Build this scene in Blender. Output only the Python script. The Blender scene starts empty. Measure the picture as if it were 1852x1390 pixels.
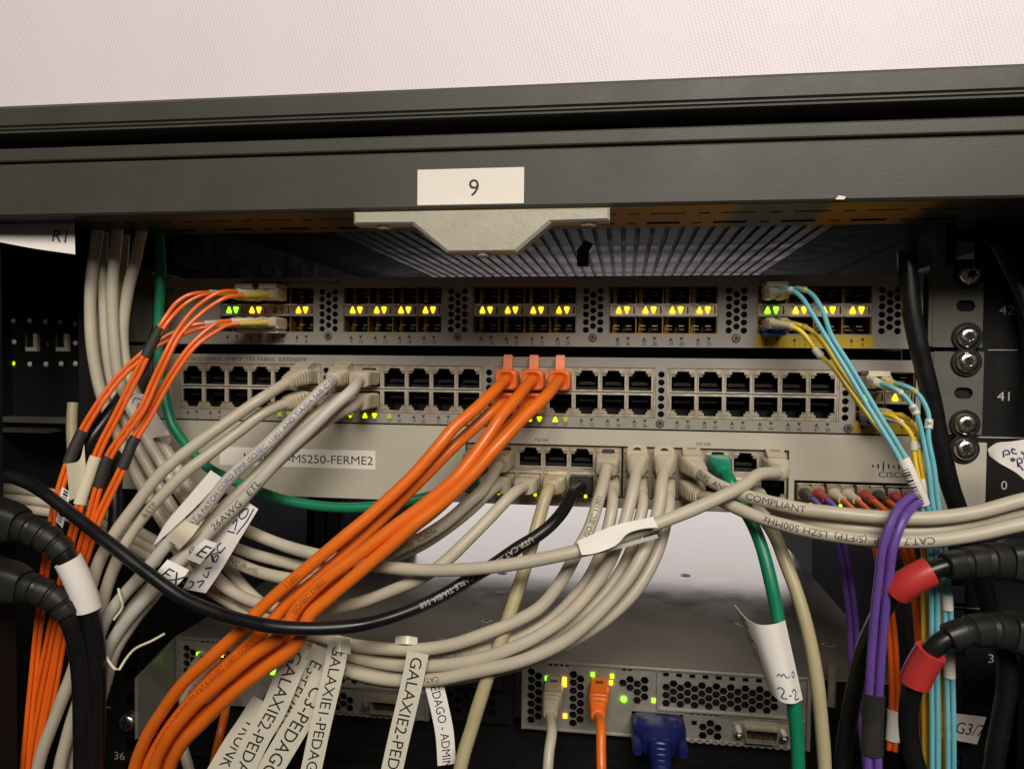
import bpy, bmesh, math, random
from mathutils import Vector, Matrix
from mathutils.geometry import delaunay_2d_cdt
random.seed(7)
V = Vector
scene = bpy.context.scene
col = scene.collection
MM = 0.001                      # everything below is written in millimetres

# ------------------------------------------------------------------ camera
YAW, PITCH, ROLL = 0.14396, 0.02957, 0.01000
FPX, IW, IH = 1398.5, 1852.0, 1390.0
CAM = V((60.0, -426.0, 36.0))
_f = V((-math.sin(YAW)*math.cos(PITCH), math.cos(YAW)*math.cos(PITCH), -math.sin(PITCH)))
_r = V((math.cos(YAW), math.sin(YAW), 0.0)); _u = _r.cross(_f)
CR = _r*math.cos(ROLL) + _u*math.sin(ROLL)
CU = -_r*math.sin(ROLL) + _u*math.cos(ROLL)
CF = _f
cd = bpy.data.cameras.new('camera'); cam = bpy.data.objects.new('camera', cd); col.objects.link(cam)
cd.sensor_fit = 'HORIZONTAL'; cd.sensor_width = 36.0; cd.lens = FPX/IW*36.0
cd.clip_start = 0.01; cd.clip_end = 50
R3 = Matrix((CR, CU, -CF)).transposed()
cam.matrix_world = Matrix.Translation(CAM*MM) @ R3.to_4x4()
scene.camera = cam

# ------------------------------------------------------------------ world, lamps, exposure
w = bpy.data.worlds.new('World'); scene.world = w; w.use_nodes = True
w.node_tree.nodes['Background'].inputs[0].default_value = (1.0, .93, .85, 1)
w.node_tree.nodes['Background'].inputs[1].default_value = 0.025
vs = scene.view_settings
vs.view_transform = 'Standard'; vs.look = 'None'; vs.exposure = 0; vs.gamma = 1

def area(name, loc, target, sx, sy, power, colr):
    d = bpy.data.lights.new(name, 'AREA'); d.shape = 'RECTANGLE'; d.size = sx*MM; d.size_y = sy*MM
    d.energy = power; d.color = colr
    o = bpy.data.objects.new(name, d); col.objects.link(o)
    o.location = V(loc)*MM
    o.rotation_euler = (V(target)-V(loc)).to_track_quat('-Z', 'Y').to_euler()
    return o
area('aisle_lamp', (330, -1250, 850), (0, 0, -20), 1000, 500, 24.5, (1.0, .925, .82))
area('rear_aisle_lamp', (-40, 1150, 20), (-40, 0, 20), 860, 330, 1.25, (1.0, .92, .92))

# ------------------------------------------------------------------ helpers
def ray(px, py):
    return CF + CR*((px-IW/2)/FPX) - CU*((py-IH/2)/FPX)
def P(px, py, Y):
    d = ray(px, py); t = (Y-CAM.y)/d.y
    return CAM + d*t
def ext(pts):
    """let a lead that leaves the picture run on to the rack floor or out sideways"""
    pts = list(pts); l = pts[-1]
    if not isinstance(l, Vector):
        e = P(*l)
        if l[1] >= 1395:
            z = -286 if e.z > -270 else e.z-20
            pts += [e+V((0, -2, (z-e.z)*.5)), V((e.x+4, e.y+6, z))]
        elif l[0] >= 1868: pts += [e+V((35, 6, 2)), e+V((85, 30, -4))]
    f = pts[0]
    if not isinstance(f, Vector) and f[0] <= -15 and f[1] < 925: e = P(*f); pts = [e+V((-50, 20, 6))]+pts
    return pts
def W(p):
    return p.copy() if isinstance(p, Vector) else P(*p)

def lin(c):
    c = c.lstrip('#'); o = []
    for i in (0, 2, 4):
        x = int(c[i:i+2], 16)/255
        o.append(x/12.92 if x <= .04045 else ((x+.055)/1.055)**2.4)
    return (*o, 1)

MAT = {}
def mat(name, c, rough=.5, metal=0., var=.06, vscale=60., bump=.0, bscale=400., emit=None, estr=0., spec=.5, coat=0., sss=0.):
    m = bpy.data.materials.new(name); m.use_nodes = True; MAT[name] = m
    nt = m.node_tree; b = nt.nodes['Principled BSDF']
    c = lin(c) if isinstance(c, str) else (*c, 1)
    b.inputs['Base Color'].default_value = c
    b.inputs['Roughness'].default_value = rough; b.inputs['Metallic'].default_value = metal
    b.inputs['Specular IOR Level'].default_value = spec
    if coat: b.inputs['Coat Weight'].default_value = coat
    if emit:
        b.inputs['Emission Color'].default_value = (*emit, 1); b.inputs['Emission Strength'].default_value = estr
    if var or bump:
        tc = nt.nodes.new('ShaderNodeTexCoord')
    if var:
        n = nt.nodes.new('ShaderNodeTexNoise'); n.inputs['Scale'].default_value = vscale; n.inputs['Detail'].default_value = 6
        n.inputs['Roughness'].default_value = .65
        nt.links.new(tc.outputs['Object'], n.inputs['Vector'])
        mr = nt.nodes.new('ShaderNodeMapRange'); mr.inputs[1].default_value = .3; mr.inputs[2].default_value = .7
        mr.inputs[3].default_value = 1-var; mr.inputs[4].default_value = 1+var
        nt.links.new(n.outputs[0], mr.inputs[0])
        mx = nt.nodes.new('ShaderNodeMix'); mx.data_type = 'RGBA'; mx.blend_type = 'MULTIPLY'; mx.inputs[0].default_value = 1
        mx.inputs[6].default_value = c
        nt.links.new(mr.outputs[0], mx.inputs[7]); nt.links.new(mx.outputs[2], b.inputs['Base Color'])
        mr2 = nt.nodes.new('ShaderNodeMapRange'); mr2.inputs[1].default_value = .3; mr2.inputs[2].default_value = .7
        mr2.inputs[3].default_value = max(.02, rough-var*1.2); mr2.inputs[4].default_value = min(1, rough+var*1.2)
        nt.links.new(n.outputs[0], mr2.inputs[0]); nt.links.new(mr2.outputs[0], b.inputs['Roughness'])
    if bump:
        n2 = nt.nodes.new('ShaderNodeTexNoise'); n2.inputs['Scale'].default_value = bscale; n2.inputs['Detail'].default_value = 3
        nt.links.new(tc.outputs['Object'], n2.inputs['Vector'])
        bp = nt.nodes.new('ShaderNodeBump'); bp.inputs['Strength'].default_value = bump; bp.inputs['Distance'].default_value = .0004
        nt.links.new(n2.outputs[0], bp.inputs['Height']); nt.links.new(bp.outputs[0], b.inputs['Normal'])
    return m

mat('paint_grey', '#98938a', .42, .0, .05, 40, .15, 900)
mat('paint_light', '#c9c3b3', .38, .2, .03, 30, .12, 1200)
mat('ear_grey', '#66645d', .45, .3, .06, 60, .2, 900)
mat('chassis_dark', '#2a2a2a', .6)
mat('port_metal', '#c0b39d', .4, .6, .16, 120)
mat('port_rim', '#f0eadd', .25, .6, .08, 120)
mat('cage_metal', '#8f723c', .4, .7, .25, 140)
mat('bar_metal', '#d8c7ab', .35, .9, .15, 150)
mat('chrome', '#e0dcd4', .24, 1., .1, 200)
mat('steel_tray', '#aba69c', .38, .45, .10, 90, .1, 700)
mat('lid_steel', '#aaa398', .12, .42, .035, 35)
mat('hole_black', '#060606', .8, var=0)
mat('black_plastic', '#151515', .42, var=.1)
mat('black_gloss', '#101011', .28, var=.1)
mat('rack_black', '#141414', .75, var=.15, bump=.2, spec=.25)
mat('rack_inner', '#0c0c0c', .7, var=.1)
mat('connector_dark', '#2a2622', .4)
mat('contact', '#caa55a', .3, 1., 0)
mat('beam_paint', '#43423b', .5, .0, .06, 25, .2, 1800)
mat('lock_paint', '#b4af9f', .42, .1, .05, 120, .25, 700)
mat('slat_metal', '#736b64', .5, .5, .12, 20)
mat('slat_back', '#4a4745', .6, .3, .1, 20)
mat('jacket_grey', '#c0b7a4', .42, var=.085, vscale=38)
mat('jacket_cool', '#c5beb2', .42, var=.085, vscale=38)
mat('jacket_beige', '#b6a985', .42, var=.085, vscale=38)
mat('jacket_orange', '#e8701c', .36, var=.085, vscale=38)
mat('plug_orange', '#ea7a3c', .38, var=.05)
mat('jacket_green', '#0f7c58', .38, var=.08)
mat('jacket_black', '#141416', .34, var=.1)
mat('jacket_purple', '#6a4a9c', .4, var=.07)
mat('jacket_aqua', '#6cb6c4', .36, var=.06)
mat('jacket_yellow', '#e6c634', .38, var=.07)
mat('fibre_orange', '#f06a1c', .34, var=.05)
mat('plug_grey', '#b8ac95', .45, var=.06)
mat('plug_black', '#2b2d2b', .45, var=.1)
mat('plug_green', '#14866a', .3, var=.08)
mat('power_black', '#1b1b1a', .5, var=.12, bump=.2)
mat('sleeve_red', '#bf3834', .36, var=.06)
mat('sleeve_black', '#2c2b28', .55, var=.1)
mat('boot_cream', '#cfc5ab', .42, var=.05)
mat('boot_white', '#d3cdc3', .45, var=.05)
mat('boot_yellow', '#c8b04c', .42, var=.06)
mat('boot_red', '#a8413c', .4, var=.06)
mat('boot_dark', '#45413a', .4, var=.06)
mat('latch_blue', '#27479a', .35, var=.06)
mat('vga_blue', '#151d58', .35, var=.08)
mat('paper', '#efeae4', .65, var=.03, vscale=25, bump=.1, bscale=300)
mat('paper_cream', '#dcd3b8', .6, var=.04, vscale=25, bump=.1, bscale=300)
mat('tape', '#e0dac8', .3, var=.02)
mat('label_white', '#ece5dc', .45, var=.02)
mat('strip_yellow', '#c0a21f', .45, var=.05)
mat('ink', '#2a2a2c', .6, var=0)
mat('ink_soft', '#3c3934', .6, var=0)
mat('ink_blue', '#2b2c78', .5, var=0)
mat('ink_violet', '#5a548c', .6, var=0)
mat('ink_white', '#b9b5ae', .6, var=0)
mat('ink_dark_orange', '#7a3a10', .6, var=0)
mat('led_amber', '#ffb000', .4, var=0, emit=(1, .58, .015), estr=2.1)
mat('led_green', '#60ff10', .4, var=0, emit=(.30, 1, .03), estr=2.2)
mat('led_lime', '#c8ff10', .4, var=0, emit=(.62, 1, .0), estr=1.6)
mat('led_dim', '#a0b020', .4, var=0, emit=(.30, .40, .0), estr=.5)
mat('led_off', '#6c6a4a', .4, var=0)
mat('led_orange', '#ff9010', .4, var=0, emit=(1, .36, .02), estr=5.0)

def woven(name):
    m = bpy.data.materials.new(name); m.use_nodes = True; MAT[name] = m
    nt = m.node_tree; b = nt.nodes['Principled BSDF']; N = nt.nodes.new; L = nt.links.new
    tc = N('ShaderNodeTexCoord'); sp = N('ShaderNodeSeparateXYZ'); L(tc.outputs['Object'], sp.inputs[0])
    def mth(op, a, bb=None):
        n = N('ShaderNodeMath'); n.operation = op
        for i, x in enumerate((a, bb)):
            if x is None: continue
            if isinstance(x, (int, float)): n.inputs[i].default_value = x
            else: L(x, n.inputs[i])
        return n.outputs[0]
    k = 2*math.pi/.0016
    # threads at two angles
    a = mth('ADD', mth('MULTIPLY', sp.outputs[0], k*.96), mth('MULTIPLY', sp.outputs[2], k*.28))
    c = mth('ADD', mth('MULTIPLY', sp.outputs[0], -k*.60), mth('MULTIPLY', sp.outputs[2], k*.80))
    s = mth('ADD', mth('MULTIPLY', mth('SINE', a), mth('SINE', c)), mth('MULTIPLY', mth('SINE', a), .8))
    mr = N('ShaderNodeMapRange'); mr.inputs[1].default_value = -1.4; mr.inputs[2].default_value = 1.2
    mr.inputs[3].default_value = .0; mr.inputs[4].default_value = 1.0; L(s, mr.inputs[0])
    n = N('ShaderNodeTexNoise'); n.inputs['Scale'].default_value = 7; n.inputs['Detail'].default_value = 2
    mp = N('ShaderNodeMapping'); mp.inputs['Scale'].default_value = (3.2, 1, .35); L(tc.outputs['Object'], mp.inputs[0]); L(mp.outputs[0], n.inputs['Vector'])
    mx = N('ShaderNodeMix'); mx.data_type = 'RGBA'; mx.inputs[6].default_value = lin('#d2c8ce'); mx.inputs[7].default_value = lin('#eee6ee')
    L(mr.outputs[0], mx.inputs[0])
    mx2 = N('ShaderNodeMix'); mx2.data_type = 'RGBA'; mx2.inputs[7].default_value = lin('#e8dee5'); L(mx.outputs[2], mx2.inputs[6])
    mr2 = N('ShaderNodeMapRange'); mr2.inputs[1].default_value = .35; mr2.inputs[2].default_value = .65; mr2.inputs[3].default_value = .05; mr2.inputs[4].default_value = .6
    L(n.outputs[0], mr2.inputs[0]); L(mr2.outputs[0], mx2.inputs[0]); L(mx2.outputs[2], b.inputs['Base Color'])
    b.inputs['Roughness'].default_value = .5
    bp = N('ShaderNodeBump'); bp.inputs['Strength'].default_value = .25; bp.inputs['Distance'].default_value = .0002
    L(mr.outputs[0], bp.inputs['Height']); L(bp.outputs[0], b.inputs['Normal'])
woven('woven_white')
def reflection_bands(name):
    """reflections painted as patchy yellow, olive and brown bands along the sheet"""
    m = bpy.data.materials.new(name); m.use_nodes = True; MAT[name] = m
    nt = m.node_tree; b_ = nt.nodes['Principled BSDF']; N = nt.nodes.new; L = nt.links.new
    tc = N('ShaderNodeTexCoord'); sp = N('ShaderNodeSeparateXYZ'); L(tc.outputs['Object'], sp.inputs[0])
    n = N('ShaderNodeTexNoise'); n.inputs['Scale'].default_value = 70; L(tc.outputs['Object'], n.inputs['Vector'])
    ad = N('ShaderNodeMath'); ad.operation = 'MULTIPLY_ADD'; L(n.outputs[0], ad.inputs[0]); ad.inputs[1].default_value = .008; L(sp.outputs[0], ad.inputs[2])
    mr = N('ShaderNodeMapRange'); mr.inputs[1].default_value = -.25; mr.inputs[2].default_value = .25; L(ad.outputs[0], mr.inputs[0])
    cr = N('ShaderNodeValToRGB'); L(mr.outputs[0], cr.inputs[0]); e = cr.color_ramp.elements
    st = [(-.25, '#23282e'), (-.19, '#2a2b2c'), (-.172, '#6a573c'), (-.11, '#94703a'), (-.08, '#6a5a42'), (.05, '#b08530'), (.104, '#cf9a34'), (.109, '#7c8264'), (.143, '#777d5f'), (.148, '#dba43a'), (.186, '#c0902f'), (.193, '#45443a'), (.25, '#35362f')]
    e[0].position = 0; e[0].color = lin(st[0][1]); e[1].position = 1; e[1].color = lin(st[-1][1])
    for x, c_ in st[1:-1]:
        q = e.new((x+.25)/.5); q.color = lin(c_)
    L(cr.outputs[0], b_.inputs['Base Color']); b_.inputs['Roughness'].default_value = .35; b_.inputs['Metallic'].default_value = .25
reflection_bands('beam_under')  # underside reflections are put into the colour as bands

WM = {}
def put(o, parent=None, M=None):
    """link o; M is its world matrix in millimetres (translation scaled here)"""
    M = M or Matrix.Identity(4)
    WM[o] = M
    L = M if parent is None else WM[parent].inverted() @ M
    L = L.copy(); L.translation = L.translation*MM
    if parent is not None: o.parent = parent
    o.matrix_basis = L
    if o.name not in col.objects: col.objects.link(o)
    return o
def tag(o, label=None, cat=None, group=None, kind=None):
    if label: o['label'] = label
    if cat: o['category'] = cat
    if group: o['group'] = group
    if kind: o['kind'] = kind
    return o
def empty(name, loc, label=None, cat=None, group=None):
    o = bpy.data.objects.new(name, None); o.empty_display_size = .01
    put(o, None, Matrix.Translation(V(loc))); tag(o, label, cat, group); return o

class MB:
    def __init__(s): s.v = []; s.f = []; s.m = []; s.mats = []; s.sm = []
    def mi(s, n):
        if n not in s.mats: s.mats.append(n)
        return s.mats.index(n)
    def add(s, vs, fs, m, smooth=False):
        b = len(s.v); s.v += [V(x) for x in vs]; k = s.mi(m)
        for f in fs: s.f.append([b+i for i in f]); s.m.append(k); s.sm.append(smooth)
    def box(s, x0, x1, y0, y1, z0, z1, m, M=None):
        vs = [V((x, y, z)) for z in (z0, z1) for y in (y0, y1) for x in (x0, x1)]
        if M: vs = [M @ q for q in vs]
        s.add(vs, [(0, 2, 3, 1), (4, 5, 7, 6), (0, 1, 5, 4), (2, 6, 7, 3), (0, 4, 6, 2), (1, 3, 7, 5)], m)
    def cbox(s, x0, x1, y0, y1, z0, z1, m, c=.4, M=None):
        """box with its front (low y) edges chamfered"""
        vs = [V((x0+c, y0, z0+c)), V((x1-c, y0, z0+c)), V((x1-c, y0, z1-c)), V((x0+c, y0, z1-c)),
              V((x0, y0+c, z0)), V((x1, y0+c, z0)), V((x1, y0+c, z1)), V((x0, y0+c, z1)),
              V((x0, y1, z0)), V((x1, y1, z0)), V((x1, y1, z1)), V((x0, y1, z1))]
        if M: vs = [M @ q for q in vs]
        fs = [(0, 1, 2, 3), (8, 11, 10, 9)]
        for i in range(4):
            j = (i+1) % 4
            fs += [(i, 4+i, 4+j, j), (4+i, 8+i, 8+j, 4+j)]
        s.add(vs, fs, m)
    def ngon_prism(s, pts, y0, y1, m, M=None, smooth=False):
        """extrude a convex (x,z) outline from y0 to y1"""
        n = len(pts); vs = [V((a, y0, b)) for a, b in pts]+[V((a, y1, b)) for a, b in pts]
        if M: vs = [M @ q for q in vs]
        s.add(vs, [tuple(range(n)), tuple(range(2*n-1, n-1, -1))], m)
        s.add(vs, [(i, n+i, n+(i+1) % n, (i+1) % n) for i in range(n)], m, smooth)
    def xprism(s, prof, x0, x1, m, smooth=False):
        """extrude a (y,z) outline along x; open ends closed"""
        n = len(prof); vs = [V((x0, a, b)) for a, b in prof]+[V((x1, a, b)) for a, b in prof]
        s.add(vs, [(i, (i+1) % n, n+(i+1) % n, n+i) for i in range(n)], m, smooth)
        s.add(vs, [tuple(range(n)), tuple(range(2*n-1, n-1, -1))], m)
    def plate(s, outer, holes, y0, y1, m, M=None, mh=None):
        """plate in the xz plane with true holes, front at y0, back at y1"""
        loops = [outer]+holes; pts = []; ed = []
        for lp in loops:
            b = len(pts); pts += [V((a, c)) for a, c in lp]; n = len(lp)
            ed += [(b+i, b+(i+1) % n) for i in range(n)]
        ov, oe, of, *_ = delaunay_2d_cdt(pts, ed, [], 0, 1e-5)
        bbs = [(min(a for a, _ in h), max(a for a, _ in h), min(c for _, c in h), max(c for _, c in h)) for h in holes]
        def inside(x, z, lp):
            r = False; n = len(lp)
            for i in range(n):
                (x1, z1), (x2, z2) = lp[i], lp[(i+1) % n]
                if (z1 > z) != (z2 > z) and x < (x2-x1)*(z-z1)/(z2-z1)+x1: r = not r
            return r
        fs = []
        for f in of:
            cx = sum(ov[i].x for i in f)/len(f); cz = sum(ov[i].y for i in f)/len(f)
            if not inside(cx, cz, outer): continue
            if any(b[0] < cx < b[1] and b[2] < cz < b[3] and inside(cx, cz, h) for b, h in zip(bbs, holes)): continue
            fs.append(tuple(f))
        T = (lambda q: M @ q) if M else (lambda q: q)
        s.add([T(V((p.x, y0, p.y))) for p in ov], fs, m)
        s.add([T(V((p.x, y1, p.y))) for p in ov], [tuple(reversed(f)) for f in fs], m)
        for k, lp in enumerate(loops):
            n = len(lp)
            s.add([T(V((a, y0, c))) for a, c in lp]+[T(V((a, y1, c))) for a, c in lp],
                  [(i, (i+1) % n, n+(i+1) % n, n+i) for i in range(n)], m if (k == 0 or not mh) else mh)
    def lathe(s, prof, m, M, n=20, smooth=True):
        """prof: (radius, height) along local -y"""
        vs = []; 
        for r, h in prof:
            for i in range(n):
                a = 2*math.pi*i/n; vs.append(M @ V((r*math.cos(a), -h, r*math.sin(a))))
        fs = []
        for k in range(len(prof)-1):
            for i in range(n):
                j = (i+1) % n; fs.append((k*n+i, k*n+j, (k+1)*n+j, (k+1)*n+i))
        s.add(vs, fs, m, smooth)
        s.add(vs, [tuple(range((len(prof)-1)*n, len(prof)*n))], m)
    def loft(s, rings, m, smooth=True, cap0=True, cap1=True):
        n = len(rings[0]); vs = [q for r in rings for q in r]; fs = []
        for k in range(len(rings)-1):
            for i in range(n):
                j = (i+1) % n; fs.append((k*n+i, k*n+j, (k+1)*n+j, (k+1)*n+i))
        s.add(vs, fs, m, smooth)
        if cap0: s.add(rings[0], [tuple(range(n-1, -1, -1))], m)
        if cap1: s.add(rings[-1], [tuple(range(n))], m)
    def obj(s, name, parent=None, origin=None, share=False):
        me = bpy.data.meshes.new(name)
        if origin is None:
            if s.v:
                n = len(s.v); origin = V((sum(q.x for q in s.v)/n, sum(q.y for q in s.v)/n, sum(q.z for q in s.v)/n))
            else: origin = V((0, 0, 0))
        origin = V(origin)
        me.from_pydata([tuple((q-origin)*MM) for q in s.v], [], s.f)
        for n in s.mats: me.materials.append(MAT[n])
        me.polygons.foreach_set('material_index', s.m); me.polygons.foreach_set('use_smooth', s.sm)
        bm = bmesh.new(); bm.from_mesh(me)
        bmesh.ops.remove_doubles(bm, verts=bm.verts, dist=1e-7)
        bmesh.ops.recalc_face_normals(bm, faces=bm.faces)
        for e in bm.edges:
            if len(e.link_faces) == 2 and e.calc_face_angle(0) > .6: e.smooth = False
        bm.to_mesh(me); bm.free()
        o = bpy.data.objects.new(name, me)
        return put(o, parent, Matrix.Translation(origin))

def inst(name, me, parent, M):
    o = bpy.data.objects.new(name, me); return put(o, parent, M)
def T3(x, y, z): return Matrix.Translation(V((x, y, z)))
def rect(x0, x1, z0, z1): return [(x0, z0), (x1, z0), (x1, z1), (x0, z1)]
def circ(x, z, r, n=12, ph=0.): return [(x+r*math.cos(2*math.pi*i/n+ph), z+r*math.sin(2*math.pi*i/n+ph)) for i in range(n)]

# ---- text
_TC = {}; _CAP = None
def _raw(sx, fine):
    key = (sx, fine)
    if key in _TC: return _TC[key]
    c = bpy.data.curves.new('t', 'FONT'); c.body = sx; c.size = 1; c.resolution_u = 3; c.fill_mode = 'FRONT'
    o = bpy.data.objects.new('t', c)
    col.objects.link(o)
    dg = bpy.context.evaluated_depsgraph_get(); dg.update()
    me = bpy.data.meshes.new_from_object(o.evaluated_get(dg))
    bm = bmesh.new(); bm.from_mesh(me)
    bmesh.ops.triangulate(bm, faces=bm.faces)
    if fine:
        for k in range(-2, 9):
            bmesh.ops.bisect_plane(bm, geom=bm.verts[:]+bm.edges[:]+bm.faces[:], plane_co=(0, k*.12, 0), plane_no=(0, 1, 0))
    vs = [(q.co.x, q.co.y) for q in bm.verts]; bm.verts.index_update()
    fs = [tuple(q.index for q in f.verts) for f in bm.faces]
    bm.free(); bpy.data.objects.remove(o); bpy.data.curves.remove(c); bpy.data.meshes.remove(me)
    _TC[key] = (vs, fs); return _TC[key]
def text(sx, fine=False):
    global _CAP
    if _CAP is None:
        h = _raw('H', False)[0]; _CAP = max(y for _, y in h)
    vs, fs = _raw(sx, fine)
    vs = [(x/_CAP, y/_CAP) for x, y in vs]
    w = max((x for x, _ in vs), default=0)
    return vs, fs, w
def flat_text(mb, sx, o, right, up, h, m, align='c', wscale=1., shear=0.):
    vs, fs, wd = text(sx); o = V(o); right = V(right); up = V(up)
    off = {'c': -wd/2, 'l': 0, 'r': -wd}[align]
    mb.add([o+right*((x+off)*h*wscale+shear*y*h)+up*(y*h) for x, y in vs], fs, m)
def face_text(mb, sx, x, z, y, h, m, align='c', wscale=1.):
    flat_text(mb, sx, (x, y, z), (1, 0, 0), (0, 0, 1), h, m, align, wscale)

# ---- paths
class Path:
    def __init__(s, ctrl, step=2.5):
        c = [W(p) for p in ctrl]
        pts = []
        ext = [c[0]*2-c[1]]+c+[c[-1]*2-c[-2]]
        for i in range(1, len(ext)-2):
            p0, p1, p2, p3 = ext[i-1:i+3]
            d = lambda a, b: max((a-b).length, 1e-3)**.5
            t0 = 0; t1 = t0+d(p0, p1); t2 = t1+d(p1, p2); t3 = t2+d(p2, p3)
            n = max(4, int((p2-p1).length/1.0))
            for k in range(n):
                t = t1+(t2-t1)*k/n
                A1 = p0*((t1-t)/(t1-t0))+p1*((t-t0)/(t1-t0)); A2 = p1*((t2-t)/(t2-t1))+p2*((t-t1)/(t2-t1)); A3 = p2*((t3-t)/(t3-t2))+p3*((t-t2)/(t3-t2))
                B1 = A1*((t2-t)/(t2-t0))+A2*((t-t0)/(t2-t0)); B2 = A2*((t3-t)/(t3-t1))+A3*((t-t1)/(t3-t1))
                pts.append(B1*((t2-t)/(t2-t1))+B2*((t-t1)/(t2-t1)))
        pts.append(c[-1])
        s.raw = pts; s.cum = [0]
        for a, b in zip(pts, pts[1:]): s.cum.append(s.cum[-1]+(b-a).length)
        s.L = s.cum[-1]; s.step = step
    def at(s, q):
        if q <= 0: return s.raw[0]+(s.raw[1]-s.raw[0]).normalized()*q
        if q >= s.L: return s.raw[-1]+(s.raw[-1]-s.raw[-2]).normalized()*(q-s.L)
        lo, hi = 0, len(s.cum)-1
        while hi-lo > 1:
            m = (lo+hi)//2
            if s.cum[m] <= q: lo = m
            else: hi = m
        return s.raw[lo].lerp(s.raw[hi], (q-s.cum[lo])/max(1e-9, s.cum[hi]-s.cum[lo]))
    def tan(s, q):
        return (s.at(q+.8)-s.at(q-.8)).normalized()
    def near(s, px, py):
        """arc length at which the path passes closest to a picture point"""
        d = ray(px, py).normalized(); best = (1e9, 0)
        for p, c in zip(s.raw, s.cum):
            e = (p-CAM).normalized(); k = (e-d).length
            if k < best[0]: best = (k, c)
        return best[1]
    def frame(s, q, up=V((0, 0, 1))):
        t = s.tan(q); v = up-t*t.dot(up)
        if v.length < 1e-3: v = V((0, -1, 0))-t*t.dot(V((0, -1, 0)))
        v.normalize(); return t, v.cross(t), v
    def vframe(s, q):
        """tangent, sideways (in the view), towards the lens"""
        p = s.at(q); t = s.tan(q); n = CAM-p; n = (n-t*t.dot(n)).normalized(); return t, n.cross(t), n

def tube(mb, pa, r, m, s0=0, s1=None, n=14, rx=None, cap=True, wob=0., off=(0, 0)):
    s1 = pa.L if s1 is None else s1
    k = max(2, int((s1-s0)/pa.step)); rings = []; nrm = None
    for i in range(k+1):
        q = s0+(s1-s0)*i/k; c = pa.at(q); t = pa.tan(q)
        if rx or off != (0, 0): _, a, b = pa.vframe(q)
        else:
            if nrm is None: nrm = t.orthogonal().normalized()
            nrm = (nrm-t*t.dot(nrm)).normalized(); a = nrm; b = t.cross(a)
        rr = r*(1+wob*math.sin(q*.21+r)*.5+wob*math.sin(q*.093)*.5)
        ra = rx or rr
        cc = c+a*off[0]+b*off[1]
        rings.append([cc+a*(ra*math.cos(2*math.pi*j/n))+b*(rr*math.sin(2*math.pi*j/n)) for j in range(n)])
    mb.loft(rings, m, True, cap, cap)

def se(w, h, e, n=28):
    o = []
    for i in range(n):
        a = 2*math.pi*(i+.5)/n; c, s_ = math.cos(a), math.sin(a)
        o.append((w/2*math.copysign(abs(c)**(2/e), c), h/2*math.copysign(abs(s_)**(2/e), s_)))
    return o
def secloft(mb, pa, secs, m, up=V((0, 0, 1)), smooth=True):
    """secs: (s, width, height, squareness[, side, rise])"""
    rings = []
    for sec in secs:
        q, w_, h_, e = sec[:4]; dx, dz = sec[4:] if len(sec) > 4 else (0, 0)
        c = pa.at(q); t, u, v = pa.frame(q, up)
        rings.append([c+u*(x+dx)+v*(z+dz) for x, z in se(w_, h_, e)])
    mb.loft(rings, m, smooth)

def cable_text(mb, pa, sx, s0, h, r, m, rev=False, tilt=0., ws=1., shear=0.):
    vs, fs, wd = text(sx, True); out = []
    sg = -1 if rev else 1
    for x, y in vs:
        q = s0+sg*x*h*ws+sg*shear*(y-.5)*h
        t, a, n = pa.vframe(q)
        # a = n x t points up when the text runs along +t
        ang = sg*((y-.5)*h/r)+tilt
        out.append(pa.at(q)+(n*math.cos(ang)+a*math.sin(ang))*(r+.09))
    mb.add(out, fs, m)

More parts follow.
